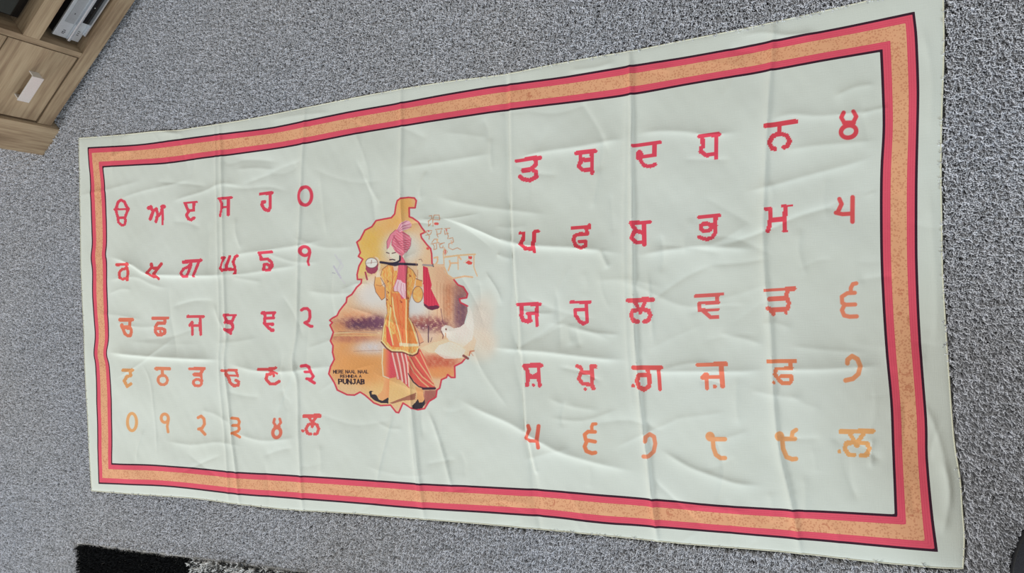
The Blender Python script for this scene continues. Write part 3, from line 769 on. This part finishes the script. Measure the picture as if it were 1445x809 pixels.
    poly(i3(595,525, 640,530, 632,560, 600,555), rd, .95); poly(i3(565,595, 600,570, 640,590, 635,612, 600,615), rd, .95)
    stroke(i3(548,595, 590,562, 640,570), .8, (224, 170, 140), .9)
    stroke(i3(415,365, 425,400), 1.6, (224, 160, 130), .7)
    # -- grain of the print
    chg = (np.abs(col - np.array((194, 199, 192.0))).sum(1) > 25)[:, None]
    col[:] = np.where(chg, np.clip(col * (1 + .055 * (pnoise(P * [2.1, 2.9], 3.3) + pnoise(P[:, ::-1] * 3.7, 2.9))[:, None]), 0, 255), col)
    # -- lettering
    tc = (38, 24, 34)

    def text(s_, x0, x1, y0, y1, w, sl=0.0):
        n_ = sum(1.0 if ch != ' ' else .55 for ch in s_); adv = (x1 - x0) / n_; x = x0; gw = adv * .74
        for ch in s_:
            for sg in FONT[ch]:
                q = [(x + sg[i] * gw, y1 - sg[i + 1] * (y1 - y0) + sl * (x - x0)) for i in (0, 2)]
                stroke(q, w * (1.15 if q[0][0] == q[1][0] else .85), tc, 1, .22)
                if w > 1.0:
                    pass
            x += adv if ch != ' ' else adv * .55
    text('MERE NAAL NAAL', 470.9, 521.0, 522.6, 526.9, .95)
    text('REHNDA A', 480.8, 511.0, 529.3, 533.0, .95)
    text('PUNJAB', 478.2, 515.8, 535.4, 541.9, 1.75, .012)


# ------------------------------------------------------------------ cloth mesh
def arclen_interp(pts, n):
    p = ground(catmull(pts, 6)); d = np.r_[0, np.cumsum(np.hypot(*np.diff(p, axis=0).T))]; t = np.linspace(0, d[-1], n)
    return np.stack([np.interp(t, d, p[:, 0]), np.interp(t, d, p[:, 1])], -1)


RF = 3
NC, MC = 744, 354
NF, MF = NC * RF, MC * RF
top = arclen_interp(E_TOP, NF + 1); bot = arclen_interp(E_BOT, NF + 1)
lef = arclen_interp(E_LEFT[::-1], MF + 1); rig = arclen_interp(E_RIGHT[::-1], MF + 1)
u = np.linspace(0, 1, NF + 1)[:, None, None]; v = np.linspace(0, 1, MF + 1)[None, :, None]
XY = (1 - v) * bot[:, None] + v * top[:, None] + (1 - u) * lef[None] + u * rig[None] \
    - ((1 - u) * (1 - v) * bot[0] + u * (1 - v) * bot[-1] + (1 - u) * v * top[0] + u * v * top[-1])
LAY = layout(XY)                 # layout units of every fine node

# cells to refine: along the outlines of the letters and over the painting
cc = LAY[1::RF, 1::RF][:NC, :MC].reshape(-1, 2)
ref = np.zeros(len(cc), bool)
gb = []
for g in G:
    allp = np.vstack([p for _, p in g[2]]); mw = max(w for w, _ in g[2]) / 2 + 4
    lo, hi = allp.min(0) - mw, allp.max(0) + mw; gb.append((lo, hi))
    s_ = np.where((cc[:, 0] > lo[0]) & (cc[:, 0] < hi[0]) & (cc[:, 1] > lo[1]) & (cc[:, 1] < hi[1]))[0]
    ref[s_[np.abs(glyph_field(cc[s_], g)) < 3.0]] = True
s_ = np.where((cc[:, 0] > ILL_BOX[0]) & (cc[:, 0] < ILL_BOX[2]) & (cc[:, 1] > ILL_BOX[1]) & (cc[:, 1] < ILL_BOX[3]))[0]
near = seg_dist(cc[s_], np.vstack([MAP, MAP[:1]]))[0] < 4
q = cc[s_]
keep = near | in_poly(q, MAP) | ((q[:, 0] > 598) & (q[:, 1] > 298) & (q[:, 1] < 520)) | ((q[:, 0] < 492) & (q[:, 1] > 355) & (q[:, 1] < 405))
ref[s_[keep]] = True
ref = ref.reshape(NC, MC)

ST = MF + 1
I0, J0 = np.meshgrid(np.arange(NC) * RF, np.arange(MC) * RF, indexing='ij')
loops, starts, pos = [], [], 0


def emit(faces):
    global pos
    n_, k_ = faces.shape
    loops.append(faces.ravel()); starts.append(pos + np.arange(n_) * k_); pos += n_ * k_


ri, rj = I0[ref], J0[ref]
for a in range(RF):
    for b in range(RF):
        i, j = ri + a, rj + b
        emit(np.stack([i * ST + j, (i + 1) * ST + j, (i + 1) * ST + j + 1, i * ST + j + 1], 1))
pad = np.pad(ref, 1)
nb = [pad[1:-1, :-2], pad[2:, 1:-1], pad[1:-1, 2:], pad[:-2, 1:-1]]   # south, east, north, west
code = sum(n_.astype(int) << k_ for k_, n_ in enumerate(nb)); code[ref] = -1
for cd in range(16):
    m_ = code == cd
    if not m_.any(): continue
    i, j = I0[m_], J0[m_]; ring = [(0, 0)]
    if cd & 1: ring += [(1, 0), (2, 0)]
    ring += [(3, 0)]
    if cd & 2: ring += [(3, 1), (3, 2)]
    ring += [(3, 3)]
    if cd & 4: ring += [(2, 3), (1, 3)]
    ring += [(0, 3)]
    if cd & 8: ring += [(0, 2), (0, 1)]
    emit(np.stack([(i + a) * ST + j + b for a, b in ring], 1))
loops = np.concatenate(loops); starts = np.concatenate(starts)
used, inv = np.unique(loops, return_inverse=True)
UI, UJ = used // ST, used % ST
vxy = XY[UI, UJ]; vlay = LAY[UI, UJ]

# ---- relief of the cloth: creases and folds (traced), gentle waves
h = np.zeros(len(used))
hr = np.random.default_rng(5)


def waves(n_, wl0, wl1, ax, ay, amp):
    global h
    for _ in range(n_):
        wl = hr.uniform(wl0, wl1); a = hr.normal(0, 1)
        kx, ky = math.cos(a) * ax, math.sin(a) * ay; nn_ = math.hypot(kx, ky) or 1
        kx, ky = kx / nn_ * 6.283 / wl, ky / nn_ * 6.283 / wl
        h += amp * hr.uniform(.4, 1) * wl / wl1 * np.sin(vxy[:, 0] * kx + vxy[:, 1] * ky + hr.uniform(0, 6.28)
                                                      + 1.3 * np.sin(vxy[:, 0] * hr.uniform(2, 7) + vxy[:, 1] * hr.uniform(2, 7) + hr.uniform(0, 6)))


waves(7, .12, .34, .5, 1.0, .0009)
waves(6, .06, .12, .6, 1.0, .00012)
waves(9, .02, .045, 1, 1, .00006)


def crease(pts, amp, sl, sr, fade=True, e=.0011):
    """ridge (amp>0) or valley (amp<0); sl / sr: fall-off (m) on the left / right of the direction of travel"""
    global h
    p = ground(catmull(pts, 4)); mx = max(sl, sr) * 5
    lo, hi = p.min(0) - mx, p.max(0) + mx
    s_ = np.where((vxy[:, 0] > lo[0]) & (vxy[:, 0] < hi[0]) & (vxy[:, 1] > lo[1]) & (vxy[:, 1] < hi[1]))[0]
    if not len(s_): return
    d, t, sd, L_ = seg_dist(vxy[s_], p)
    d = np.sqrt(d * d + e * e) - e
    k = (1.3 if fade else 1.85) * amp * np.exp(-d / np.where(sd > 0, sl, sr))
    if fade:
        f = np.clip(np.minimum(t, L_ - t) / (L_ * .22), 0, 1); k *= f * f * (3 - 2 * f)
    h[s_] += k


# long vertical ironing folds, all traced top to bottom (left of travel = right in plan)
crease([(303,176),(305,250),(307,340),(309,420),(311,480),(309,505),(312,560),(320,640),(323,706)], .0014, .004, .005, False)
crease([(310,176),(313,250),(315,340),(317,420),(320,480),(317,510),(322,560),(328,620),(334,665),(338,712)], .0022, .004, .006, False)
crease([(432,150),(426,240),(424,310),(420,400),(419,470),(414,508),(420,540),(421,600),(424,650),(428,722)], .0022, .004, .008, False)
crease([(566,126),(567,200),(566,280),(571,360),(575,430),(578,500),(580,560),(588,640),(594,690),(599,733)], .0024, .005, .007, False)
crease([(578,575),(583,630),(589,685),(593,732)], .0018, .003, .004)
crease([(556,578),(548,610),(538,650),(530,690)], .0022, .004, .006)
crease([(601,575),(613,600),(624,635),(634,672),(640,700)], .0026, .004, .007)
crease([(714,106),(717,190),(719,270),(722,340),(725,400),(727,455),(731,500),(738,560),(742,615),(752,665),(762,748)], -.0026, .006, .008, False)
crease([(720,106),(722,270),(729,400),(738,520),(744,600),(756,665)], .0016, .005, .003, False)
crease([(888,72),(891,150),(891,220),(892,300),(893,360),(894,430),(897,490),(903,560),(908,610),(914,650),(918,690),(928,762)], .0034, .004, .0055, False)
crease([(884,80),(883,200),(881,300),(882,400),(886,500),(893,570),(900,610)], .0014, .004, .004)
crease([(914,380),(918,430),(922,490)], .0016, .004, .005)
crease([(1092,40),(1086,120),(1083,170),(1079,260),(1077,330),(1080,400),(1087,460),(1091,550),(1094,590),(1100,640),(1112,690),(1122,735),(1130,782)], .0028, .005, .008, False)
crease([(782,400),(788,440),(792,500)], -.0012, .006, .006)
crease([(198,510),(213,540),(219,600),(222,650)], .0010, .003, .004)
# cross folds; travelled left to right so left of travel = the upper (shaded) side
crease([(149,361),(170,367),(188,374),(205,385),(222,388),(260,389),(300,389),(335,386)], .0046, .020, .006)
crease([(150,396),(190,391),(215,402),(240,408)], .0016, .012, .006)
crease([(318,362),(350,357),(385,352),(425,346),(460,338)], .0028, .015, .007)
crease([(318,388),(350,386),(385,380),(425,374)], .0024, .014, .006)
crease([(148,497),(175,500),(210,503),(260,506),(308,508),(316,508)], .0056, .022, .006)
crease([(318,512),(340,518),(370,524),(410,524),(440,520),(480,516)], .0032, .018, .008)
crease([(165,282),(200,270),(240,261),(272,252)], .0012, .008, .005)
crease([(240,285),(262,278),(288,270),(312,260),(345,262)], .0020, .010, .006)
crease([(305,260),(340,266),(380,264),(410,272)], -.0012, .008, .008)
crease([(618,305),(650,315),(680,327),(706,338),(735,345),(770,348),(810,350),(850,354),(885,360)], .0052, .022, .006)
crease([(610,275),(640,284),(680,292),(730,298),(780,304)], .0020, .014, .008)
crease([(700,358),(715,364),(724,364)], .0016, .010, .006)
crease([(892,362),(920,357),(950,352),(985,348),(1030,350),(1072,352)], .0034, .018, .008)
crease([(1000,350),(1040,340),(1075,328),(1095,320),(1122,307),(1150,298),(1182,289),(1215,276),(1244,262)], -.0026, .006, .014)
crease([(690,490),(730,494),(770,497),(820,503),(860,507),(890,508)], .0046, .020, .006)
crease([(898,520),(930,524),(970,524),(1010,524),(1050,524),(1085,521)], .0036, .018, .007)
crease([(1088,520),(1120,521),(1160,521),(1200,519),(1248,516)], .0042, .020, .006)
crease([(640,560),(680,580),(720,597),(755,618),(790,637),(830,650),(870,660),(905,668)], .0050, .022, .009)
crease([(928,633),(950,646),(975,660),(1005,671),(1040,682),(1080,686)], .0030, .007, .010)
crease([(728,222),(770,214),(820,207),(860,199),(889,196)], .0036, .020, .008)
crease([(893,190),(925,186),(960,186),(1000,190),(1050,186)], .0030, .016, .008)
crease([(1045,272),(1090,262),(1140,248),(1200,232),(1240,218)], .0024, .014, .008)
crease([(1080,172),(1115,162),(1160,164),(1235,156)], .0022, .014, .008)
crease([(1100,214),(1150,206),(1200,202),(1244,198)], .0020, .012, .010)
crease([(560,238),(600,232),(640,226),(700,216)], .0020, .014, .008)
crease([(600,300),(655,322),(700,356)], -.0010, .010, .010)
crease([(1012,470),(1050,478),(1080,488)], .0018, .012, .008)
crease([(855,395),(895,402),(960,431),(1010,430),(1070,428)], .0016, .014, .010)
crease([(430,410),(470,415),(500,412)], .0018, .014, .010)
crease([(330,610),(370,622),(420,618)], .0022, .012, .008)
crease([(230,622),(270,628),(310,624),(345,632)], .0018, .010, .008)
crease([(160,455),(200,462),(240,458)], .0014, .012, .008)
crease([(770,560),(800,572),(850,580)], .0016, .012, .008)
crease([(950,720),(1000,716),(1060,726)], .0018, .012, .008)
crease([(847,352),(852,364),(860,380)], .0022, .004, .006)
# puckers of the plain margin
crease([(170,194),(190,188),(215,184),(240,187),(262,190)], .0060, .010, .010)
crease([(440,140),(500,138),(560,130)], .0024, .008, .008)
crease([(1040,52),(1075,46),(1110,50),(1160,46)], .0030, .008, .008)
crease([(1310,250),(1316,330),(1322,420),(1320,500)], .0022, .010, .008)
crease([(1300,560),(1318,600),(1335,660),(1342,730)], .0034, .008, .010)
crease([(1325,640),(1340,690),(1330,760)], .0030, .008, .010)
crease([(1300,30),(1315,110),(1312,200)], .0020, .010, .008)
crease([(380,170),(420,163),(470,158)], .0020, .008, .008)
crease([(800,100),(840,96),(872,86)], .0026, .010, .006)
# many small random handling wrinkles
for _ in range(210):
    cx_, cy_ = hr.uniform(150, 1330), hr.uniform(60, 780)
    an = hr.normal(0.05, .30) if hr.random() < .6 else hr.normal(1.5, .25)
    ln = hr.uniform(18, 60); bend = hr.uniform(-.25, .25)
    crease([(cx_ - ln * math.cos(an), cy_ - ln * math.sin(an)), (cx_ + bend * ln * math.sin(an), cy_ + bend * ln * math.cos(an)), (cx_ + ln * math.cos(an), cy_ + ln * math.sin(an))],
           hr.choice([-1, 1]) * hr.uniform(.0005, .0016), hr.uniform(.003, .013), hr.uniform(.004, .014))
# ripples where the left border is pinched
ed = np.minimum(np.minimum(UI, NF - UI), np.minimum(UJ, MF - UJ)) * .001
h = h * (0.35 + 0.65 * np.clip(ed / .05, 0, 1))
hz = ZC + h - .0012 * np.exp(-ed / .004)
hz = np.maximum(hz, .0132)

# ---- colours
CREAM = np.array((194, 199, 192.0))
col = np.tile(CREAM, (len(used), 1))
IQ, JQ = np.minimum((UI // 2) * 2 + 1, NF), np.minimum((UJ // 2) * 2 + 1, MF)
qlay = LAY[IQ, JQ]
for g, (lo, hi) in zip(G, gb):
    s_ = np.where((vlay[:, 0] > lo[0]) & (vlay[:, 0] < hi[0]) & (vlay[:, 1] > lo[1]) & (vlay[:, 1] < hi[1]))[0]
    if g[0]: k = np.clip(.8 - glyph_field(vlay[s_], g) / .8, 0, 1)
    else: k = (glyph_field(qlay[s_], g) < .35).astype(float)
    k = k[:, None]; col[s_] = col[s_] * (1 - k) + np.array(g[1], float) * .95 * k
s_ = np.where((vlay[:, 0] > ILL_BOX[0]) & (vlay[:, 0] < ILL_BOX[2]) & (vlay[:, 1] > ILL_BOX[1]) & (vlay[:, 1] < ILL_BOX[3]))[0]
sub = col[s_].copy(); paint(vlay[s_], sub); col[s_] = sub
rgba = np.ones((len(used), 4), np.float32); rgba[:, :3] = alb(np.where(np.abs(col - CREAM).sum(1)[:, None] > 1, col * .94 + CREAM * .06, col))

me = bpy.data.meshes.new('printed_cloth')
me.vertices.add(len(used)); me.vertices.foreach_set('co', np.column_stack([vxy, hz]).astype(np.float32).ravel())
me.loops.add(len(loops)); me.loops.foreach_set('vertex_index', inv.astype(np.int32).ravel())
me.polygons.add(len(starts)); me.polygons.foreach_set('loop_start', starts.astype(np.int32))
me.polygons.foreach_set('use_smooth', np.ones(len(starts), bool))
me.update(calc_edges=True)
a_ = me.color_attributes.new('print', 'FLOAT_COLOR', 'POINT'); a_.data.foreach_set('color', rgba.ravel())
b_ = me.attributes.new('band', 'FLOAT', 'POINT'); b_.data.foreach_set('value', band_value(vlay).astype(np.float32))
me.validate()
cloth = link_mesh('printed_cloth', me, M_CLOTH)
tag(cloth, 'large cream cloth with red and orange border, letters and painted map, spread on carpet', 'cloth')
print('cloth verts', len(used), 'faces', len(starts))

# rolled hem round the edge
hz_map = dict()
edge_ids = [(i, 0) for i in range(0, NF, 4)] + [(NF, j) for j in range(0, MF, 4)] + [(i, MF) for i in range(NF, 0, -4)] + [(0, j) for j in range(MF, 0, -4)]
look = {}
es = np.where((UI == 0) | (UI == NF) | (UJ == 0) | (UJ == MF))[0]
for k in es: look[(UI[k], UJ[k])] = hz[k]
hp = []
last = ZC
for (i, j) in edge_ids:
    i3_, j3_ = (i // 3) * 3, (j // 3) * 3
    last = look.get((i, j), look.get((i3_, j3_), last))
    hp.append((XY[i, j, 0], XY[i, j, 1], last - .0003))
M_HEM = plain('cream_hem_thread', alb((196, 194, 174)), 0.9, 0, 900, 0.18, 0.3)
hem = tube('hem', hp, .0014, M_HEM, cloth, 6, True)
hem['label'] = 'narrow stitched hem round the edge'


# ------------------------------------------------------------------ pile
def tuft_group(name, mat, parts, seg=5):
    """node group: instances a small tuft of fibres on every point"""
    ng = bpy.data.node_groups.new(name, 'GeometryNodeTree')
    ng.interface.new_socket('Geometry', in_out='INPUT', socket_type='NodeSocketGeometry')
    ng.interface.new_socket('Geometry', in_out='OUTPUT', socket_type='NodeSocketGeometry')
    N, L_ = ng.nodes, ng.links
    gi, go = N.new('NodeGroupInput'), N.new('NodeGroupOutput')
    jn = N.new('GeometryNodeJoinGeometry')
    for (r0, r1, dep, loc, rot) in parts:
        c = N.new('GeometryNodeMeshCone'); c.fill_type = 'NGON'
        c.inputs['Vertices'].default_value = seg; c.inputs['Radius Top'].default_value = r1
        c.inputs['Radius Bottom'].default_value = r0; c.inputs['Depth'].default_value = dep
        t = N.new('GeometryNodeTransform'); L_.new(c.outputs[0], t.inputs[0])
        t.inputs['Translation'].default_value = loc; t.inputs['Rotation'].default_value = rot
        L_.new(t.outputs[0], jn.inputs[0])
    sm = N.new('GeometryNodeSetMaterial'); sm.inputs['Material'].default_value = mat; L_.new(jn.outputs[0], sm.inputs[0])
    ip = N.new('GeometryNodeInstanceOnPoints'); L_.new(gi.outputs[0], ip.inputs['Points']); L_.new(sm.outputs[0], ip.inputs['Instance'])
    ra = N.new('GeometryNodeInputNamedAttribute'); ra.data_type = 'FLOAT_VECTOR'; ra.inputs['Name'].default_value = 'rot'
    sa = N.new('GeometryNodeInputNamedAttribute'); sa.data_type = 'FLOAT'; sa.inputs['Name'].default_value = 'size'
    L_.new(ra.outputs[0], ip.inputs['Rotation']); L_.new(sa.outputs[0], ip.inputs['Scale'])
    L_.new(ip.outputs[0], go.inputs[0])
    return ng


def pile(name, xy, z, tiltx, tilty, size, group, mat, parent=None):
    me = bpy.data.meshes.new(name); n_ = len(xy)
    me.vertices.add(n_); me.vertices.foreach_set('co', np.column_stack([xy, np.full(n_, z)]).astype(np.float32).ravel())
    r = np.column_stack([np.zeros(n_), np.hypot(tiltx, tilty), np.arctan2(tilty, tiltx)]).astype(np.float32)
    a = me.attributes.new('rot', 'FLOAT_VECTOR', 'POINT'); a.data.foreach_set('vector', r.ravel())
    s = me.attributes.new('size', 'FLOAT', 'POINT'); s.data.foreach_set('value', size.astype(np.float32))
    o = link_mesh(name, me, mat, parent); o['kind'] = 'stuff'
    md = o.modifiers.new('tufts', 'NODES'); md.node_group = group
    return o


def jitter_grid(x0, x1, y0, y1, pitch, jit=.45):
    gx, gy = np.meshgrid(np.arange(x0, x1, pitch), np.arange(y0, y1, pitch), indexing='ij')
    p = np.stack([gx.ravel(), gy.ravel()], -1); return p + rng.uniform(-jit, jit, p.shape) * pitch


# TV stand frame on the floor: s along the front, n out of the front
TV_O = np.array([-0.1205, 1.0696]); TV_S = np.array([0.7619, 0.6477]); TV_N = np.array([0.6477, -0.7619])
TV_A = math.atan2(TV_S[1], TV_S[0])
RUG = (-0.115, 1.24, -0.86, -0.189)

pts = jitter_grid(-.75, 2.75, -.75, 1.85, .0030)
vp = ground(np.array([(-150, -120), (1560, -120), (1560, 900), (-150, 900)], float), 0)
pts = pts[in_poly(pts, vp)]
outline = np.vstack([bot[::12], rig[::12], top[::-12], lef[::-12]])
cen = outline.mean(0); inner = cen + (outline - cen) * np.array([1.0020, 1.0050])
pts = pts[~in_poly(pts, inner)]
pts = pts[~((pts[:, 0] > RUG[0]) & (pts[:, 0] < RUG[1]) & (pts[:, 1] > RUG[2]) & (pts[:, 1] < RUG[3]))]
rel = pts - TV_O; ss, nn_ = rel @ TV_S, rel @ TV_N
pts = pts[~((ss > -.107) & (ss < .002) & (nn_ < .002))]
pts = pts[~((ss > .002) & (nn_ < -.22))] if False else pts
FS = np.array([2.478, -0.045]); FR = .2
pts = pts[np.hypot(*(pts - FS).T) > FR - .012]
x, y = pts[:, 0], pts[:, 1]
# brushing direction varies slowly over the carpet; pressed down beside cloth edge
bx = .50 * np.sin(2.1 * x + 1.3 * y + .4) + .30 * np.sin(6.2 * x - 4.1 * y + 1) + .18 * np.sin(17 * x + 9 * y)
by = .45 * np.sin(1.7 * x - 2.6 * y + 2.2) + .30 * np.sin(4.9 * x + 6.3 * y) + .18 * np.sin(13 * y - 11 * x)
n_ = len(pts)
big = np.clip((x - .4) / 1.8, 0, 1)
tx = bx * .40 + .38 * big + rng.normal(0, .34, n_); ty = by * .40 - .38 * big + rng.normal(0, .34, n_)
size = rng.uniform(.86, 1.08, n_) * (.92 + .14 * big)
inside_cloth = in_poly(pts, outline); size[inside_cloth] *= .70; tx[inside_cloth] *= .5; ty[inside_cloth] *= .5
nr = (y > RUG[3]) & (y < RUG[3] + .016) & (x > RUG[0]); size[nr] *= 1.12
carpet_ng = tuft_group('carpet_tuft', M_PILE, [
    (.0016, .0011, .0125, (0, 0, .0060), (.10, 0, 0)), (.0014, .0009, .0120, (.0013, .0005, .0058), (-.12, .20, 0)), (.0013, .0009, .0117, (-.0010, .0011, .0056), (.2, -.15, 0))], 4)
cp = pile('carpet_pile', pts, .0003, tx, ty, size, carpet_ng, M_PILE)
cp['label'] = 'short twisted grey pile of the carpet'; cp['category'] = 'carpet'
print('carpet tufts', n_)

# ------------------------------------------------------------------ rug
rug = empty('rug', ((RUG[0] + RUG[1]) / 2, (RUG[2] + RUG[3]) / 2, 0))
tag(rug, 'black and mottled grey patchwork shag rug lying below the cloth', 'rug')
rx, ry = -(RUG[0] + RUG[1]) / 2, -(RUG[2] + RUG[3]) / 2
bmx = bmesh.new(); add_box(bmx, RUG[0] + rx, RUG[1] + rx, RUG[2] + ry, RUG[3] + ry, .0005, .010, .001)
bm_obj('backing', bmx, M_BIND, rug)
rim = [(RUG[0] + rx + .002, RUG[2] + ry, .0135), (RUG[0] + rx + .002, RUG[3] + ry - .002, .0135), (RUG[1] + rx, RUG[3] + ry - .002, .0135), (RUG[1] + rx, RUG[2] + ry, .0135)]
bd = tube('binding', [tuple(np.array(rim[a]) + (np.array(rim[a + 1]) - np.array(rim[a])) * t) for a in range(3) for t in (0, .25, .5, .75, .999)], .0034, M_BIND, rug)
bd['label'] = 'pale grey bound edge'
rp = jitter_grid(RUG[0] + .002, RUG[1] - .004, max(RUG[2], -.62), RUG[3] - .0095, .0042)
patch = ((np.floor((rp[:, 0] - RUG[0]) / .452) + np.floor((RUG[3] - rp[:, 1]) / .30)) % 2) < .5
shag = [(.0016, .0010, .014, (0, 0, .007), (.15, 0, 0)), (.0014, .0007, .0135, (.0016, .0006, .0066), (-.2, .3, 0)), (.0013, .0007, .013, (-.0012, .0014, .0064), (.3, -.3, 0))]
for nm, sel, mt, lab in (('black_pile', patch, M_PILE_BLACK, 'black shag squares'), ('mottled_pile', ~patch, M_PILE_GREY, 'mottled grey and white shag squares')):
    p = rp[sel]; k = len(p)
    o = pile(nm, p + np.array([rx, ry]), .0085, rng.normal(0, .3, k), rng.normal(0, .3, k), rng.uniform(.6, .95, k) * (1.0 if nm[0] == 'b' else 1.25), tuft_group(nm + '_tuft', mt, shag, 4), mt, rug)
    o['label'] = lab

# ------------------------------------------------------------------ TV stand (local x along front, y = -n into the cabinet)
tv = empty('tv_stand', (TV_O[0], TV_O[1], 0), TV_A)
tag(tv, 'light oak effect TV stand with drawers and open compartments at the upper left', 'tv stand')
HT = .455; DP = .40; L_END = 1.36
# local: x = s, y = depth (positive into the cabinet)
box_obj('side_panel', (-.106, 0, 0, DP, 0, HT), M_WOOD_V, tv)
box_obj('side_panel', (L_END, L_END + .106, 0, DP, 0, HT), M_WOOD_V, tv)
box_obj('bottom_board', (.0015, L_END - .0005, .010, DP - .012, .038, .080), M_WOOD_H, tv)
box_obj('top_board', (.0005, L_END - .0005, .006, DP - .012, .424, HT - .001), M_WOOD_H, tv)
box_obj('back_panel', (.0005, L_END - .0005, DP - .011, DP - .003, .045, HT - .01), M_WOOD_IN, tv)
D1, D2 = .2515, L_END - .2515
box_obj('divider', (D1, D1 + .017, .011, DP - .012, .0805, .4235), M_WOOD_V, tv)
box_obj('divider', (D2 - .017, D2, .011, DP - .012, .0805, .4235), M_WOOD_V, tv)
box_obj('shelf', (D1 + .0175, D2 - .0175, .010, DP - .012, .206, .2505), M_WOOD_H, tv)


def drawer(x0, x1, z0, z1):
    bm = bmesh.new(); add_box(bm, x0, x1, .010, .028, z0, z1, .0012)
    add_box(bm, x0 + .008, x1 - .008, .0285, DP - .03, z0 + .012, z1 - .025)
    d = bm_obj('drawer', bm, M_WOOD_H, tv)
    cx_, cz_ = (x0 + x1) / 2 - .003, (z0 + z1) / 2 - .011
    hw, yf = .044, -.014
    # bow handle: flat steel face standing off the drawer on two end returns
    bm = bmesh.new()
    add_box(bm, cx_ - hw, cx_ + hw, yf - .003, yf, cz_ - .0155, cz_ + .0175, .0012)
    for sg in (-1, 1):
        xe = cx_ + sg * (hw - .002)
        add_box(bm, xe - .0018, xe + .0018, yf - .001, .0098, cz_ - .0135, cz_ + .0135, .0006)
    hd = bm_obj('handle', bm, M_STEEL, d); hd['label'] = 'brushed steel handle'
    return d


for (a, b) in ((.0045, D1 - .002), (D2 + .002, L_END - .0045)):
    drawer(a + .003 * (a < .1), b, .0865, .278); drawer(a, b, .282, .420)
for xx in (.0, L_END - .02):
    pass

# ------------------------------------------------------------------ player in the lower compartment


def at_stand(name, s0, dep, z):
    p = TV_O + TV_S * s0 - TV_N * dep
    return empty(name, (p[0], p[1], z), TV_A)


pl = at_stand('video_player', .283, .040, .0803)
tag(pl, 'silver video and disc player in the lower open compartment of the TV stand', 'player')
PW, PD, PH = .43, .27, .082
box_obj('housing', (.004, PW - .004, .006, PD, .0065, PH), M_BLACK, pl, .002)  # black top stands in for the shade in the gap below the shelf
for fx in (.03, PW - .03):
    for fy in (.03, PD - .03):
        lathe('foot', [(0, .0001), (.010, .0001), (.011, .0065), (0, .0065)], M_BLACK, pl, 16, (fx, fy))
bm = bmesh.new(); add_box(bm, 0, PW, .0, .0058, .0068, PH + .001, .0012); bm_obj('front_panel', bm, M_SILVER, pl)
o = box_obj('tape_door', (.050, .300, -.0022, -.0001, .048, .073), M_GREYP, pl, .0008)
o = box_obj('trim_bar', (-.001, PW + .001, -.011, -.0003, .036, .0445), M_BRIGHT, pl, .003)
o['label'] = 'bright rounded silver bar across the front'
o = box_obj('display_window', (.064, .330, -.0026, -.0003, .012, .0335), M_GLASSB, pl, .0006)
o['label'] = 'black glossy display window'
o = box_obj('tray_lip', (.030, PW - .02, -.012, -.0003, .0068, .0112), M_BRIGHT, pl, .0012)
for sx in (.345, .365, .385, .405): box_obj('button', (sx, sx + .012, -.0040, -.0003, .017, .025), M_BRIGHT, pl, .001)
bm = bmesh.new()
for k, (a, b, z0, z1) in enumerate(((.012, .014, .056, .064), (.016, .019, .055, .058), (.016, .019, .060, .064), (.022, .024, .056, .063), (.080, .084, .060, .062), (.020, .022, .018, .024), (.026, .028, .018, .024), (.032, .034, .018, .024))):
    add_box(bm, a, b, -.0030 if k == 4 else -.0005, -.0024 if k == 4 else -.00005, z0, z1)
mk = bm_obj('dark_marks', bm, M_MARK, pl); mk['kind'] = 'stuff'
o = box_obj('indicator', (.118, .1205, -.0034, -.0027, .0215, .0235), M_WHITE, pl, .0)

bb = at_stand('set_top_box', .288, .050, .2508)
tag(bb, 'black box on the upper shelf of the TV stand at the photo corner', 'electronic box')
box_obj('casing', (0, .34, .003, .22, .004, .085), M_BLACK, bb, .004)
box_obj('fascia', (.003, .337, -.001, .0028, .006, .083), M_GLASSB, bb, .0015)
for fx in (.03, .31):
    for fy in (.03, .19): lathe('foot', [(0, .0001), (.008, .0001), (.009, .004), (0, .004)], M_BLACK, bb, 14, (fx, fy))
box_obj('button', (.29, .305, -.0030, -.0011, .03, .045), M_GREYP, bb, .001)

# ------------------------------------------------------------------ footstool at the corner
fs = empty('footstool', (FS[0], FS[1], 0))
tag(fs, 'dark navy rounded footstool on the carpet at the lower right corner', 'footstool')
lathe('base_ring', [(0, .0005), (FR - .006, .0005), (FR - .002, .006), (FR - .002, .022), (FR - .01, .028), (0, .028)], M_BLACK, fs)
lathe('cushion', [(0, .0285), (FR - .012, .0285), (FR - .001, .040), (FR + .004, .09), (FR + .006, .15), (FR + .003, .21), (FR - .006, .245), (FR - .03, .262), (.08, .270), (.02, .266), (0, .262)], M_NAVY, fs)
tube('piping', [(math.cos(a) * (FR - .012), math.sin(a) * (FR - .012), .2535) for a in np.linspace(0, 6.2832, 64, endpoint=False)], .0035, M_NAVY, fs, 8, True)
lathe('button', [(0, .2625), (.012, .2655), (.013, .268), (.008, .2715), (0, .273)], M_NAVY, fs, 20)
